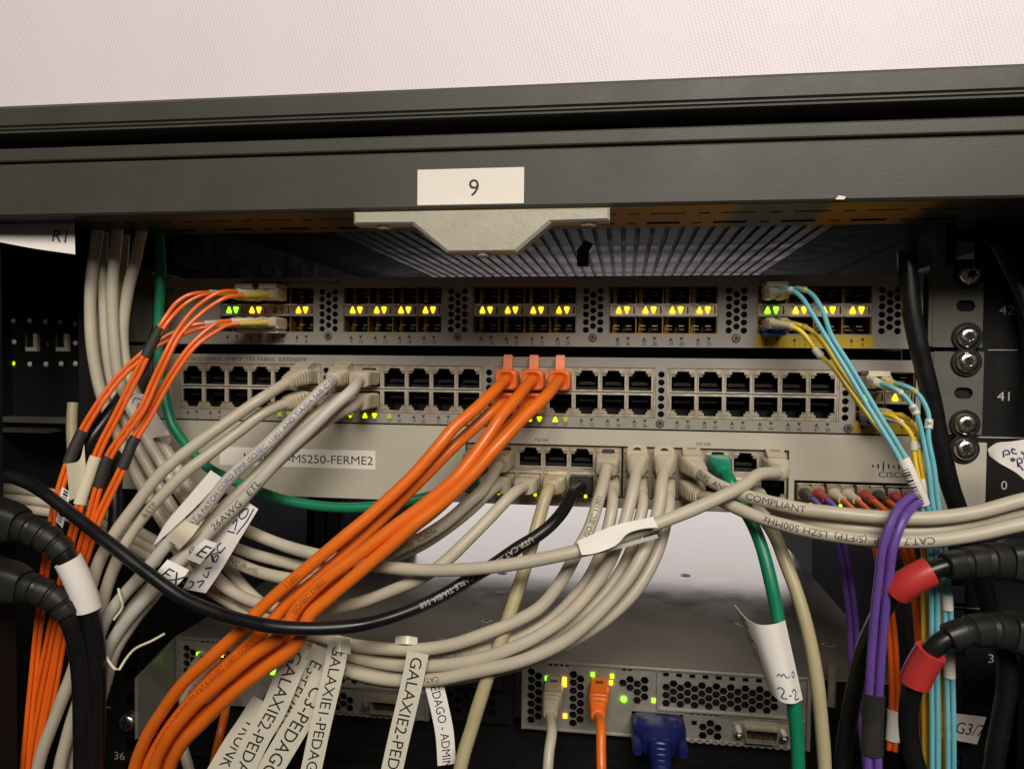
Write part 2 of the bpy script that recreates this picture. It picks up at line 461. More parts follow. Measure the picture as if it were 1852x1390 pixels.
def smooth_poly(pl, n):
    """n+1 points evenly spaced on a smoothed polyline"""
    if len(pl) == 2: return [W(pl[0]).lerp(W(pl[1]), i/n) for i in range(n+1)]
    p = Path(pl); return [p.at(p.L*i/n) for i in range(n+1)]
class Sheet:
    def __init__(s, top, bot, n=24, k=12, sag=0.):
        s.T = smooth_poly(top, n); s.B = smooth_poly(bot, n); s.n = n; s.k = k; s.sag = sag
    def at(s, u, v):
        x = min(max(u, 0), 1)*s.n; i = min(int(x), s.n-1); f = x-i
        a = s.T[i].lerp(s.T[i+1], f); b = s.B[i].lerp(s.B[i+1], f); p = a.lerp(b, v)
        if s.sag: p = p+V((0, -s.sag*math.sin(math.pi*min(max(v, 0), 1)), 0))
        return p
    def nrm(s, u, v):
        e = .01; a = s.at(u+e, v)-s.at(u-e, v); b = s.at(u, v+e)-s.at(u, v-e); n = a.cross(b).normalized()
        return n if n.dot(CAM-s.at(u, v)) > 0 else -n
    def mesh(s, mb, m, th=.18):
        n, k = s.n, s.k; F = []; Bk = []
        for i in range(n+1):
            for j in range(k+1):
                u, v = i/n, j/k; p = s.at(u, v); q = s.nrm(min(max(u, .02), .98), min(max(v, .02), .98)); F.append(p); Bk.append(p-q*th)
        g = lambda i, j: i*(k+1)+j; N0 = len(F); fs = []
        for i in range(n):
            for j in range(k):
                fs.append((g(i, j), g(i+1, j), g(i+1, j+1), g(i, j+1))); fs.append((N0+g(i, j), N0+g(i, j+1), N0+g(i+1, j+1), N0+g(i+1, j)))
        bd = [g(i, 0) for i in range(n+1)]+[g(n, j) for j in range(1, k+1)]+[g(i, k) for i in range(n-1, -1, -1)]+[g(0, j) for j in range(k-1, 0, -1)]
        for a, b in zip(bd, bd[1:]+bd[:1]): fs.append((a, b, N0+b, N0+a))
        mb.add(F+Bk, fs, m, True)
    def text(s, mb, sx, u0, v0, h, m, axis='u', sign=1, upsign=1, ws=1., shear=0., lift=.12):
        """text starting at (u0,v0), running along axis, h = cap height as a fraction of the other axis"""
        vs, fs, wd = text(sx, True); out = []
        LU = sum((a-b).length for a, b in zip(s.T, s.T[1:])); LV = (s.at(.5, 0)-s.at(.5, 1)).length
        hm = h*(LV if axis == 'u' else LU)
        for x, y in vs:
            xx = (x*ws+shear*y)*hm
            u, v = (u0+sign*xx/LU, v0+upsign*y*h) if axis == 'u' else (u0+upsign*y*h, v0+sign*xx/LV)
            out.append(s.at(u, v)+s.nrm(u, v)*lift)
        mb.add(out, fs, m)
    def stroke(s, mb, pts, wd, m, lift=.12):
        """hand drawn line on the sheet; pts in (u, v), wd in mm"""
        pl = [s.at(u, v) for u, v in pts]
        if len(pl) > 2: p = Path(pl, 1.); pl = [p.at(p.L*i/14) for i in range(15)]
        n = s.nrm(*pts[len(pts)//2]); vs = []
        for i, p in enumerate(pl):
            t = (pl[min(i+1, len(pl)-1)]-pl[max(i-1, 0)]).normalized(); a = n.cross(t)*wd/2
            vs += [p+n*lift+a, p+n*lift-a]
        mb.add(vs, [(2*i, 2*i+1, 2*i+3, 2*i+2) for i in range(len(pl)-1)], m)
# ================================================================== the rack itself
rack = empty('server_rack', (0, 100, -270), 'open black server rack holding the switches and the server', 'rack')
m = MB(); m.box(-345, -338, -40, 760, -290, 150, 'rack_inner'); m.obj('side_panel', rack)
m = MB(); m.box(338, 345, -40, 760, -290, 150, 'rack_inner'); m.obj('side_panel', rack)
m = MB(); m.box(-337.5, 337.5, -36, 760, 142, 150, 'rack_inner'); m.obj('top_cover', rack)
m = MB(); m.box(-337.5, 337.5, -36, 760, -300, -290.5, 'rack_inner'); m.obj('bottom_cover', rack)
# solid black strips either side of the slatted roof
m = MB(); m.box(-337, -152, -30, 700, 128, 131, 'rack_black'); m.box(-336, -230, 40, 700, 96, 127.5, 'rack_black'); m.obj('roof_panel', rack)
m = MB(); m.box(197, 262, -30, 700, 128, 131, 'rack_black'); m.box(268, 337, -30, 700, 128, 131, 'rack_black'); m.obj('roof_panel', rack)
mb = MB(); mb.box(-3.2, 3.2, 0, 700, 0, 1.2, 'slat_metal')
tmp = mb.obj('slat', None, (0, 0, 0)); sl = tmp.data; bpy.data.objects.remove(tmp)
for i in range(35):
    inst('slat', sl, rack, T3(-147+i*10.0, -5, 128.3))
mb = MB()
for k in range(12): mb.box(-152, 197, 20+k*58, 23+k*58, 130.5, 132, 'rack_black')
mb.obj('slat_support', rack)
mb = MB(); mb.box(-152, 197, -8, 700, 129.7, 130.4, 'slat_back'); mb.obj('slat_backing', rack)
m = MB(); m.ngon_prism(rect(-3, 3, -9, 0)[:2]+[(3, -2), (5.5, 2), (1, 4), (-3, -1)], -2, 4, 'black_plastic', T3(38, -22, 95)); m.obj('latch_hook', rack)
m = MB(); m.box(214.5, 300, 60, 556, -43, -2, 'rack_inner'); m.box(-300, -222, 60, 556, -43, -2, 'rack_inner'); tag(m.obj('reflection_blocker', rack), kind='stuff')  # boxes added to block the rear lamp's reflection on the lid
# vertical rails with unit numbers
def rail(x0, x1):
    mb = MB(); holes = []
    for k in range(-6, 3):
        for q in (6.35, 22.25, 38.1):
            if -265 < k*44.45+q < 125:
                holes.append(rect((-238.2 if x0 < 0 else 227.8), (-230.2 if x0 < 0 else 237.2), k*44.45+q-4.7, k*44.45+q+4.7))
    mb.plate(rect(x0, x1, -288, 126), holes, 1.2, 3.2, 'rack_black'); mb.box(x0, x0+2, 3.2, 60, -288, 126, 'rack_black')
    return mb.obj('rail', rack)
rl = rail(-268, -227.6); rr_ = rail(222.5, 268)
m = MB()
face_text(m, '42', 252.5, 62.5, 1.05, 4.4, 'ink_white', wscale=1.15); face_text(m, '41', 252, 18.6, 1.05, 4.4, 'ink_white', wscale=1.15)
face_text(m, '0', 253.5, -27, 1.05, 4.4, 'ink_white'); face_text(m, '38', 251.5, -117, 1.05, 4.4, 'ink_white', wscale=1.15)
m.box(226, 268, .95, 1.1, -.6, -.1, 'ink_white'); m.box(226, 250, .95, 1.1, -89.3, -88.9, 'ink_white'); m.box(244, 258, .95, 1.1, 44.2, 44.6, 'ink_white')
m.obj('unit_number', rr_)
m = MB(); face_text(m, '36', -242.5, -209.5, 1.05, 4.6, 'ink_white', wscale=1.15); m.box(-258, -248, .95, 1.1, -178, -177.5, 'ink_white'); m.obj('unit_number', rl)
# perforated cable-management upright on the near-hidden side
A0 = P(20, 560, 30)
mb = MB(); hs = []
def pz(px, py, Y=30): q = P(px, py, Y); return q.x, q.z
RH = [(28, 580), (58, 580), (86, 581), (113, 582), (140, 585), (30, 618), (88, 620), (140, 620), (25, 657), (58, 658), (87, 658), (114, 657), (140, 657)]
for a, b in RH: hs.append(circ(*pz(a, b), 2.1, 14))
for a, b in ((59, 619), (114, 619), (163, 619)):
    x, z = pz(a, b); hs.append(rect(x-5.4, x+5.4, z-5.8, z+5.8))
x0, z0 = pz(-60, 748); x1, z1 = pz(190, 430)
mb.plate(rect(x0, x1, z0, z1), hs, 30, 32, 'rack_black', mh='paint_grey'); up = mb.obj('perforated_upright', rack)
mb = MB(); mb.box(x0, x1, 32.5, 33, z0, z1, 'rack_inner')
for a, b in RH[:5]+[RH[5], RH[7]]+RH[9:]:  # white discs in the holes stand for light coming through from behind
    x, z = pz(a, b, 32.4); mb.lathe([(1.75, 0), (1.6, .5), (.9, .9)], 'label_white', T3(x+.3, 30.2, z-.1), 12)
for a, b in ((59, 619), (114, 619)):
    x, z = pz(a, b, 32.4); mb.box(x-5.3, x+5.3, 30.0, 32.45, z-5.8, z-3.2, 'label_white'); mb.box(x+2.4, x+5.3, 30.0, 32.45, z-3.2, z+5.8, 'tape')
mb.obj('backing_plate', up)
mb = MB(); x, z = pz(24, 657, 31); mb.lathe([(1.4, 0), (1.2, .8)], 'led_lime', T3(x, 31, z), 12); mb.obj('led', up)
m = MB(); m.box(x0, x1+6, 20, 34, z0-4, z0-.5, 'ear_grey'); m.box(x0, x1-30, 16, 34, z0-10, z0-7.6, 'slat_back'); m.obj('shelf_edge', rack)
m = MB(); q = P(0, 690, -60); m.box(q.x-30, q.x+1.4, -66, -60, -270, 110, 'rack_black'); m.obj('corner_post', rack)

m = MB(); q = P(1890, 1080, -64); m.box(q.x+2, q.x+46, -86, -40, -286, -84, 'rack_black'); m.obj('power_strip', rack)
m = MB(); q = P(-30, 990, -98); m.box(q.x-44, q.x-2, -118, -76, -286, -40, 'rack_black'); m.obj('power_strip', rack)
# ---------------- front top beam of the rack
beam = empty('rack_top_beam', (0, -60, 106), 'dark grey cross beam of the rack carrying the white number label', 'beam')
prof = [(-77.6, 107.0), (-77.6, 105.4), (-79, 105.4), (-80, 106.4), (-80, 130.3), (-79.6, 130.9), (-77.6, 131.1), (-77.6, 132.2), (-79.6, 132.4), (-80, 133.0), (-80, 138.0), (-79.2, 138.8), (-22, 138.8), (-22, 107)]
m = MB(); m.xprism(prof, -345, 345, 'beam_paint'); m.obj('beam_body', beam)
hs = []
for i in range(-11, 12):
    x = i*32.0+14
    hs.append(rect(x-8, x+8, 32, 38)); hs.append(rect(x-15.5-2.5, x-15.5+2.5, 33, 36))
    hs.append(rect(x+1-8, x+1+8, 58, 60.4)); hs.append(rect(x-14.5-2.6, x-14.5+2.6, 57.6, 60.2))
m = MB(); MX = Matrix(((1, 0, 0, 0), (0, 0, -1, 0), (0, 1, 0, 0), (0, 0, 0, 1)))  # xz plate -> lies flat
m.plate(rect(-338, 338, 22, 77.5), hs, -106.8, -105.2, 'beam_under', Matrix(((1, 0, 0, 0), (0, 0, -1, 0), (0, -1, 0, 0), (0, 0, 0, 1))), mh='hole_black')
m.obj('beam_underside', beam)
m = MB(); m.box(-338, 338, -76, -23, 105.9, 106.9, 'hole_black'); m.obj('slot_backing', beam)
m = MB(); m.cbox(-34.7, 14.4, -80.25, -79.95, 106.9, 123.0, 'label_white', .05)
face_text(m, '9', -8.6, 110.6, -80.32, 7.4, 'ink'); lab = m.obj('number_label', beam)
m = MB()
pl = [(-63, 103.2), (52.8, 103.2), (52.8, 97.6), (27.5, 97.2), (12.2, 84.4), (-19.6, 84.4), (-35.7, 97.4), (-63, 97.6)]
cx, cz = -5, 96
inn = [(a+(1.1 if a < cx else -1.1)*(1 if abs(a) > 30 or True else 0), c-.9 if c > 100 else c+.9) for a, c in pl]
vs_ = [(a, -86.5, c) for a, c in inn]+[(a, -85.4, c) for a, c in pl]+[(a, -77, c) for a, c in pl]
n8 = 8
m.add(vs_, [tuple(range(8))], 'lock_paint'); m.add(vs_, [(i, (i+1) % 8, 8+(i+1) % 8, 8+i) for i in range(8)]+[(8+i, 8+(i+1) % 8, 16+(i+1) % 8, 16+i) for i in range(8)]+[tuple(range(23, 15, -1))], 'lock_paint')
lock = m.obj('lock_plate', beam); tag(lock, 'pale textured lock plate screwed under the beam')
DN = Matrix.Rotation(math.radians(90), 4, 'X')
for x in (-50, 43.5):
    m = MB(); m.lathe([(3.6, 0), (3.4, 1.0), (1.6, 1.5), (1.4, .6)], 'chrome', T3(x, -81, 97.6) @ DN, 18); m.obj('screw', lock)
m = MB(); m.lathe([(4.2, 0), (3.6, 1.2), (2, 1.6)], 'lock_paint', T3(-3.5, -81, 84.4) @ DN, 18); m.obj('bolt', lock)
# small chip on the beam edge
m = MB(); q = P(1520, 357, -80.2); m.ngon_prism([(q.x-2, q.z-.8), (q.x+1.5, q.z-.9), (q.x+2.2, q.z+.3), (q.x-.8, q.z+.8)], -80.35, -79.9, 'label_white'); m.obj('paint_chip', beam)

# ---------------- cabinet door above
door = empty('cabinet_door', (0, -80, 146), 'white woven-faced cabinet door with a grey-green lower frame, above the beam', 'door')
prof = [(-80.5, 145.0), (-82.2, 145.6), (-81.8, 146.6), (-81.0, 146.9), (-82.0, 147.5), (-82, 148.2), (-81.2, 148.6), (-82.4, 149.4), (-82.4, 157.6), (-80.8, 159.2), (-62, 159.2), (-62, 145)]
m = MB(); m.xprism(prof, -360, 360, 'beam_paint'); m.obj('frame_rail', door)
m = MB(); m.box(-360, 360, -76.5, -74.5, 156, 262, 'woven_white'); m.obj('woven_panel', door)
m = MB(); m.box(-345, 345, -58, -52, 139, 160, 'rack_inner'); m.obj('seal_strip', door)

# ================================================================== screws
def screw_mesh(ph=True):
    mb = MB(); I = Matrix.Identity(4)
    mb.lathe([(7.4, 0), (7.4, 1.0), (7.0, 1.3), (5.2, 1.3)], 'black_plastic', I, 24)
    mb.lathe([(5.5, 1.2), (5.5, 2.2), (5.0, 3.3), (3.9, 4.1), (2.3, 4.5), (1.9, 4.4), (1.7, 2.6)], 'chrome', I, 24)
    for k in range(3):
        mb.box(-2.9, 2.9, -4.62, -3.6, -.45, .45, 'connector_dark', Matrix.Rotation(k*math.pi/3, 4, 'Y'))
    return mb
tmp = screw_mesh().obj('screw', None, (0, 0, 0)); SCREW = tmp.data; bpy.data.objects.remove(tmp)
mb = MB(); mb.lathe([(2.3, 0), (2.3, .5), (1.8, .9), (.7, .9), (.5, .3)], 'slat_metal', Matrix.Identity(4), 18)
for k in range(2): mb.box(-1.1, 1.1, -1.0, -.4, -.25, .25, 'connector_dark', Matrix.Rotation(.5+k*math.pi/2, 4, 'Y'))
tmp = mb.obj('small_screw', None, (0, 0, 0)); SSCREW = tmp.data; bpy.data.objects.remove(tmp)

# ================================================================== port pieces (shared meshes)
def rj45(pw, ph, ow, oh, dz):
    """socket with the latch notch upwards; origin in the middle of the tile, front at y = 0"""
    mb = MB(); w2 = ow/2; b = -oh/2+dz; t = oh/2+dz
    op = [(-w2, b), (w2, b), (w2, t-1.4), (w2-2.0, t-1.4), (w2-2.0, t), (3.2, t), (3.2, t+1.5), (-3.2, t+1.5), (-3.2, t), (-w2+2.0, t), (-w2+2.0, t-1.4), (-w2, t-1.4)]
    mb.plate(rect(-pw/2, pw/2, -ph/2, ph/2), [op], 0, 1, 'port_metal')
    n = len(op)
    vs = [V((a, 1, c)) for a, c in op]+[V((a, 13, c)) for a, c in op]
    mb.add(vs, [(i, n+i, n+(i+1) % n, (i+1) % n) for i in range(n)], 'black_plastic')
    mb.add([V((a, 12.8, c)) for a, c in rect(-w2-.2, w2+.2, b-.2, t+1.7)], [(0, 1, 2, 3)], 'hole_black')
    # bright folded rim: bottom and sides
    mb.box(-w2-.6, w2+.6, -.55, .3, b-.75, b, 'port_rim'); mb.box(-w2-.6, -w2, -.5, .3, b, t-1.6, 'port_rim'); mb.box(w2, w2+.5, -.4, .3, b, t-1.6, 'port_rim')
    mb.box(-w2-.3, -3.6, -.4, .3, t+.25, t+.75, 'port_rim'); mb.box(3.6, w2+.3, -.4, .3, t+.25, t+.75, 'port_rim')
    # contact tongue
    mb.box(-4.6, 4.6, 5.5, 12, b+2.6, b+4.0, 'black_plastic'); mb.box(-w2, w2, 6, 12, b, b+1.4, 'black_plastic')
    for k in range(8): mb.box(-3.6+k*1.02-.14, -3.6+k*1.02+.14, 6.0, 11, b+4.0, b+4.25, 'contact')
    return mb
def share(mb, nm):
    t = mb.obj(nm, None, (0, 0, 0)); d = t.data; bpy.data.objects.remove(t); return d
RJ = share(rj45(14.4, 13.2, 12.2, 9.2, -.9), 'port')
RJM = share(rj45(14.35, 13.4, 12.0, 8.6, -.4), 'port')
FLIP = Matrix.Rotation(math.pi, 4, 'Y')

def sfp(up):
    mb = MB(); W_, H_ = 14.3, 9.6; s = 1 if up else -1
    op = rect(-6.8, 6.8, -4.4, 4.4)
    mb.plate(rect(-W_/2, W_/2, -H_/2, H_/2), [op], 0, .5, 'cage_metal')
    vs = [V((a, .5, c)) for a, c in op]+[V((a, 26, c)) for a, c in op]
    mb.add(vs, [(i, 4+i, 4+(i+1) % 4, (i+1) % 4) for i in range(4)], 'cage_metal'); mb.add(vs[4:], [(0, 1, 2, 3)], 'hole_black')
    for k in (-1, 1):   # spring fingers and guide
        mb.box(k*3.3-1.5, k*3.3+1.5, 4, 10, s*2.2-.35, s*2.2+.35, 'cage_metal'); mb.box(k*3.3-1.5, k*3.3+1.5, 7, 12, s*.2-.3, s*.2+.3, 'port_metal')
    mb.box(-5.6, -3.4, 9, 20, -4.3, 4.3, 'contact'); mb.box(-.2, 4.6, 12, 20, -3.4, 3.0, 'black_plastic')
    mb.box(-6.9, 6.9, -.2, .3, -s*4.75-.2, -s*4.75+.2, 'port_rim')
    return mb
SFPU = share(sfp(True), 'sfp_cage'); SFPD = share(sfp(False), 'sfp_cage')
mb = MB(); mb.box(-7.1, 7.1, 0, 1, -3.0, 3.0, 'bar_metal'); mb.box(-7.1, 7.1, -.3, .1, 2.6, 3.1, 'port_rim'); mb.box(-7.1, 7.1, -.3, .1, -3.1, -2.6, 'port_rim')
mb.box(-2.9, 2.9, -.5, 0, 3.0, 4.2, 'connector_dark'); mb.box(5.6, 6.4, -.1, .1, -2.2, 2.2, 'connector_dark')
LBAR = share(mb, 'led_bar')
def arrow(up, w_=3.1, h_=3.8, y=.5):
    s = 1 if up else -1
    o = [(-w_*.1, s*h_/2), (w_*.1, s*h_/2), (w_*.3, s*.12*h_), (w_*.5, -s*h_*.3), (w_*.36, -s*h_/2), (-w_*.36, -s*h_/2), (-w_*.5, -s*h_*.3), (-w_*.3, s*.12*h_)]
    return o
def led_mesh(up, m, w_=3.1, h_=3.8):
    mb = MB(); o = arrow(up, w_, h_); mb.ngon_prism(o if up else o[::-1], -.35, .3, m); return share(mb, 'led_arrow')
LED = {(u, c): led_mesh(u, c) for u in (True, False) for c in ('led_amber', 'led_green', 'led_off')}
LEDS = {(u, c): led_mesh(u, c, 2.9, 2.9) for u in (True, False) for c in ('led_lime', 'led_dim')}
def tri(mb, x, z, up, y, w_, h_, m):
    s = 1 if up else -1
    mb.add([(x-w_/2, y, z-s*h_/2), (x+w_/2, y, z-s*h_/2), (x, y, z+s*h_/2)], [(0, 1, 2)], m)

# ================================================================== upper switch (32 SFP)
sw1 = empty('network_switch', (0, 0, 44.5), 'grey switch with rows of glowing amber arrow lights between empty fibre cages', 'network switch')
G1 = [-175.4+75.6*k for k in range(4)]+[129.6]
GW = 57.6
holes = [rect(g, g+GW, 51.9, 77.4) for g in G1]
for cx in (-108.8, -32.9, 42.7, 118.8, 196.0):
    for k in range(6):
        z = 75.0-k*4.25
        for dx in (-3.9, 3.9): holes.append(circ(cx+dx, z, 1.72, 12))
        if k < 5: holes.append(circ(cx, z-2.1, 1.72, 12))
m = MB(); m.plate(rect(-219.5, 212, 44.6, 83.2), holes, 0, 1.5, 'paint_grey'); fp1 = m.obj('faceplate', sw1)
m = MB(); m.box(-219.5, 212, 30, 450, 44.8, 86, 'chassis_dark'); m.box(-219, 211.5, 1.5, 2.3, 44.7, 50.5, 'paint_grey'); m.box(-219.5, 212, 1.6, 30, 82.2, 83.2, 'paint_grey'); m.box(-219.5, 212, 1.6, 30, 44.6, 45.6, 'chassis_dark'); m.obj('chassis', sw1)
m = MB()
for cx in (-108.8, -32.9, 42.7, 118.8, 196.0): m.box(cx-8, cx+8, 8, 9, 50, 79, 'hole_black')
tag(m.obj('vent_backing', sw1), kind='stuff')
COLS1 = []
for gi, g in enumerate(G1):
    for c in range(4):
        x = g+.25+7.15+c*14.3; COLS1.append(x)
        inst('sfp_cage', SFPU, sw1, T3(x, .8, 72.6)); inst('sfp_cage', SFPD, sw1, T3(x, .8, 56.6))
        bar = inst('led_bar', LBAR, sw1, T3(x, .6, 64.6))
        cc = 'led_amber'
        if (gi, c) in ((0, 0), (4, 0)): cc = 'led_green'
        if (gi, c) == (0, 2): cc = 'led_off'
        inst('led_arrow', LED[(True, cc)], bar, T3(x-2.15, .5, 64.6)); inst('led_arrow', LED[(False, cc)], bar, T3(x+2.15, .5, 64.6))
m = MB(); m.box(129.0, 188.0, -.15, .1, 44.7, 51.0, 'strip_yellow'); m.obj('yellow_strip', sw1)
m = MB(); num = 1
for gi, g in enumerate(G1):
    if gi == 4: num = 1
    for c in range(4):
        x = COLS1[gi*4+c]
        for d, u in ((-2.7, True), (2.9, False)):
            tri(m, x+d, 49.0, u, -.2, 2.1, 1.9, 'ink'); face_text(m, str(num), x+d, 45.5, -.2, 2.0, 'ink', wscale=.85); num += 1
face_text(m, 'CISCO NEXUS 2232PP 10GE FABRIC EXTENDER', -101.5, 79.3, -.1, 1.9, 'ink', 'r', 1.12)
tag(m.obj('printed_markings', sw1), kind='stuff')
for cx in (-108.8, -32.9, 42.7, 118.8): inst('small_screw', SSCREW, sw1, T3(cx, 0, 49.6))

# ================================================================== middle switch (48 copper ports)
sw2 = empty('network_switch', (0, 0, 0), 'grey switch with two long rows of copper ports, three orange plugs in its middle', 'network switch')
B2 = [-201.5+94.9*k for k in range(4)]
holes = [rect(b, b+88.6, 6.1, 33.3) for b in B2]
for cx in (-110.2, -14.8, 80.0, 175.0):
    for k in range(6): holes.append(circ(cx, 29.8-k*4.3, 1.75, 14))
holes.append(rect(179.9, 209.5, 6.4, 32.4))
m = MB(); m.plate(rect(-219.5, 212, .2, 38.7), holes, 0, 1.5, 'paint_grey'); m.obj('faceplate', sw2)
m = MB(); m.box(-219.5, 212, 30, 450, .4, 44.2, 'chassis_dark'); m.box(-219.5, 212, 1.6, 30, .2, 1.2, 'chassis_dark'); m.box(-219.5, 212, 1.6, 30, 37.5, 38.6, 'chassis_dark')
for cx in (-110.2, -14.8, 80.0, 175.0): m.box(cx-3, cx+3, 8, 9, 4, 34, 'hole_black')
for b in B2: m.box(b-1, b+89.5, 2.6, 3.4, 5, 34, 'hole_black') if False else None
m.obj('chassis', sw2)
COLS2 = []
for b in B2:
    for c in range(6):
        x = b+1.1+7.2+c*14.4; COLS2.append(x)
        inst('port', RJ, sw2, T3(x, .5, 26.4)); inst('port', RJ, sw2, T3(x, .5, 12.9) @ FLIP)
m = MB()
for b in B2:
    m.box(b+.1, b+1.0, .5, 1.4, 6.4, 33, 'port_metal'); m.box(b+87.7, b+88.5, .5, 1.4, 6.4, 33, 'port_metal')
tag(m.obj('port_shroud', sw2), kind='stuff')
for c in range(2):
    x = 187.3+c*14.5
    inst('sfp_cage', SFPU, sw2, T3(x, .8, 27.4)); inst('sfp_cage', SFPD, sw2, T3(x, .8, 11.3)); bar = inst('led_bar', LBAR, sw2, T3(x, .6, 19.4))
    cc = 'led_green' if c == 0 else 'led_amber'
    inst('led_arrow', LED[(True, cc)], bar, T3(x-2.1, .5, 19.4)); inst('led_arrow', LED[(False, 'led_off')], bar, T3(x+2.1, .5, 19.4))
m = MB(); m.box(179.6, 210, -.15, .1, .3, 5.6, 'strip_yellow'); m.obj('yellow_strip', sw2)
m = MB(); LITE = {13: 'led_lime', 14: 'led_lime', 15: 'led_lime', 16: 'led_lime', 27: 'led_lime', 28: 'led_lime', 29: 'led_lime', 30: 'led_dim', 9: 'led_dim', 10: 'led_dim', 17: 'led_dim'}
num = 1
for x in COLS2:
    for d, u in ((-2.8, True), (2.8, False)):
        if num in LITE: inst('led_arrow', LEDS[(u, LITE[num])], sw2, T3(x+d, -.05, 4.3))
        else: tri(m, x+d, 4.3, u, -.1, 2.2, 1.9, 'ink_soft')
        face_text(m, str(num), x+d, .8, -.1, 2.0, 'ink_soft', wscale=.85); num += 1
for k in range(4):
    x = 183.5+k*6.6; tri(m, x, 3.7, k % 2 == 0, -.2, 2.3, 1.9, 'ink'); face_text(m, str(k+1), x, .8, -.2, 1.5, 'ink')
face_text(m, 'CISCO NEXUS  2248TP  1GE FABRIC  EXTENDER', -121.5, 34.9, -.1, 2.0, 'ink', 'r', 1.2)
tag(m.obj('printed_markings', sw2), kind='stuff')
inst('small_screw', SSCREW, sw2, T3(79.6, 0, 3.3)); inst('small_screw', SSCREW, sw2, T3(176.6, 0, 2.9)); inst('small_screw', SSCREW, sw2, T3(-14.8, 0, 3.1))

# ears of both grey switches
def oval(x, z, hx, hz, n=10):
    return [(x+hx+hz*math.cos(a), z+hz*math.sin(a)) for a in [(-math.pi/2+math.pi*i/n) for i in range(n+1)]]+[(x-hx+hz*math.cos(a), z+hz*math.sin(a)) for a in [(math.pi/2+math.pi*i/n) for i in range(n+1)]]
def ear(sw, z0, z1, x0, x1, zs, zo, name='mounting_ear', m_='ear_grey', sx=232.5):
    mb = MB(); hs = [oval(sx-.8, zo, 1.6, 2.9)] if zo is not None else []
    sgn = 1 if sx > 0 else -1
    mb.plate(rect(x0, x1, z0, z1), hs, -2, 0, m_, mh='chassis_dark')
    xi = x0 if sx > 0 else x1
    mb.box(xi-(2 if sx > 0 else 0), xi+(0 if sx > 0 else 2), -1.6, 30, z0+.4, z1-.4, m_)
    if hs: mb.box(sx-8, sx+6, .3, .8, zo-5, zo+5, 'hole_black')
    e = mb.obj(name, sw)
    for z in zs: inst('screw', SCREW, e, T3(sx, -2, z) @ Matrix.Rotation(random.random(), 4, 'Y'))
    return e
ear(sw1, 45.6, 87.6, 216.2, 240, (82.55, 50.8), 66.7)
ear(sw2, 1.0, 43.4, 217.2, 241, (38.1, 6.35), 22.2)
ear(sw1, 45.6, 87.6, -240, -219.8, (), None, sx=-232.5)
ear(sw2, 1.0, 43.4, -241, -219.8, (), None, sx=-232.5)

# ================================================================== lower switch (pale, 24 ports)
sw3 = empty('network_switch', (0, 0, -43.6), 'pale switch with the printed name tape and a logo, third from the top', 'network switch')
ZT, ZB = -.7, -43.6
holes = [rect(-27.2, 59.3, -37.4, -10.0), rect(59.9, 146.6, -37.4, -10.0), rect(150.5, 210.6, -38.0, -25.6)]
m = MB(); m.plate(rect(-219.8, 212, ZB, ZT), holes, -.5, 1.5, 'paint_light'); m.obj('faceplate', sw3)
m = MB(); m.box(-219.8, 212, 14, 556, ZB, ZT, 'paint_light'); m.box(-219.8, 212, 1.6, 14, ZB, ZB+1, 'paint_light'); m.box(-219.8, 212, 1.6, 14, ZT-1, ZT, 'paint_light'); m.obj('chassis', sw3)
COLS3 = []
for b in (-27.0, 60.1):
    for c in range(6):
        x = b+.1+7.18+c*14.35; COLS3.append(x)
        inst('port', RJM, sw3, T3(x, .3, -17.0)); inst('port', RJM, sw3, T3(x, .3, -30.5) @ FLIP)
m = MB()
for a, b in ((-27.2, 59.3), (59.9, 146.6)):
    m.plate(rect(a-.5, b+.5, -37.9, -9.5), [rect(a, b, -37.4, -10.0)], -.75, -.3, 'connector_dark')
m.plate(rect(150, 211.1, -38.5, -25.1), [rect(150.5, 210.6, -38, -25.6)], -.75, -.3, 'connector_dark'); m.obj('port_bezel', sw3)
for c in range(4):
    inst('sfp_cage', SFPD, sw3, T3(158.3+c*14.9, .6, -31.8))
m = MB()
for q in (980, 1272):
    p_ = P(q, 797, 0); face_text(m, 'PoE GbE', p_.x, -8.0, -.58, 1.7, 'ink_soft', wscale=.85)
for n_, q in (('1', 858), ('3', 903), ('5', 946), ('6', 968), ('9', 1035), ('10', 1058), ('12', 1103), ('14', 1160), ('16', 1208), ('17', 1236)):
    p_ = P(q, 903, 0); face_text(m, n_, p_.x, -41.6, -.58, 1.5, 'ink_soft'); tri(m, p_.x+2.4, -41, int(n_) % 2 == 1, -.58, 1.0, .9, 'ink_soft')
def bar(x, h_): m.ngon_prism([(x-.33, -16.6-h_/2), (x+.33, -16.6-h_/2), (x+.45, -16.6), (x+.33, -16.6+h_/2), (x-.33, -16.6+h_/2), (x-.45, -16.6)], -.62, -.5, 'ink')
for k, h_ in enumerate((1.4, 2.6, 4.6, 2.6, 1.4, 2.6, 4.6, 2.6, 1.4)): bar(189.3+k*2.55, h_)
face_text(m, 'CISCO', 199.6, -22.3, -.6, 2.9, 'ink', wscale=1.25)
tag(m.obj('printed_markings', sw3), kind='stuff')
m = MB(); m.cbox(-175.5, -80.3, -.75, -.48, -26.6, -15.9, 'label_white', .03)
face_text(m, 'NOEUD-MS250-FERME2', -81.6, -23.9, -.82, 4.7, 'ink', 'r', 1.12); nt_ = m.obj('name_tape', sw3)
mb = MB(); mb.lathe([(.95, 0), (.85, .5)], 'led_lime', Matrix.Identity(4), 10); LDOT = share(mb, 'status_led')
mb = MB(); mb.lathe([(.95, 0), (.85, .5)], 'led_amber', Matrix.Identity(4), 10); LDOTA = share(mb, 'status_led')
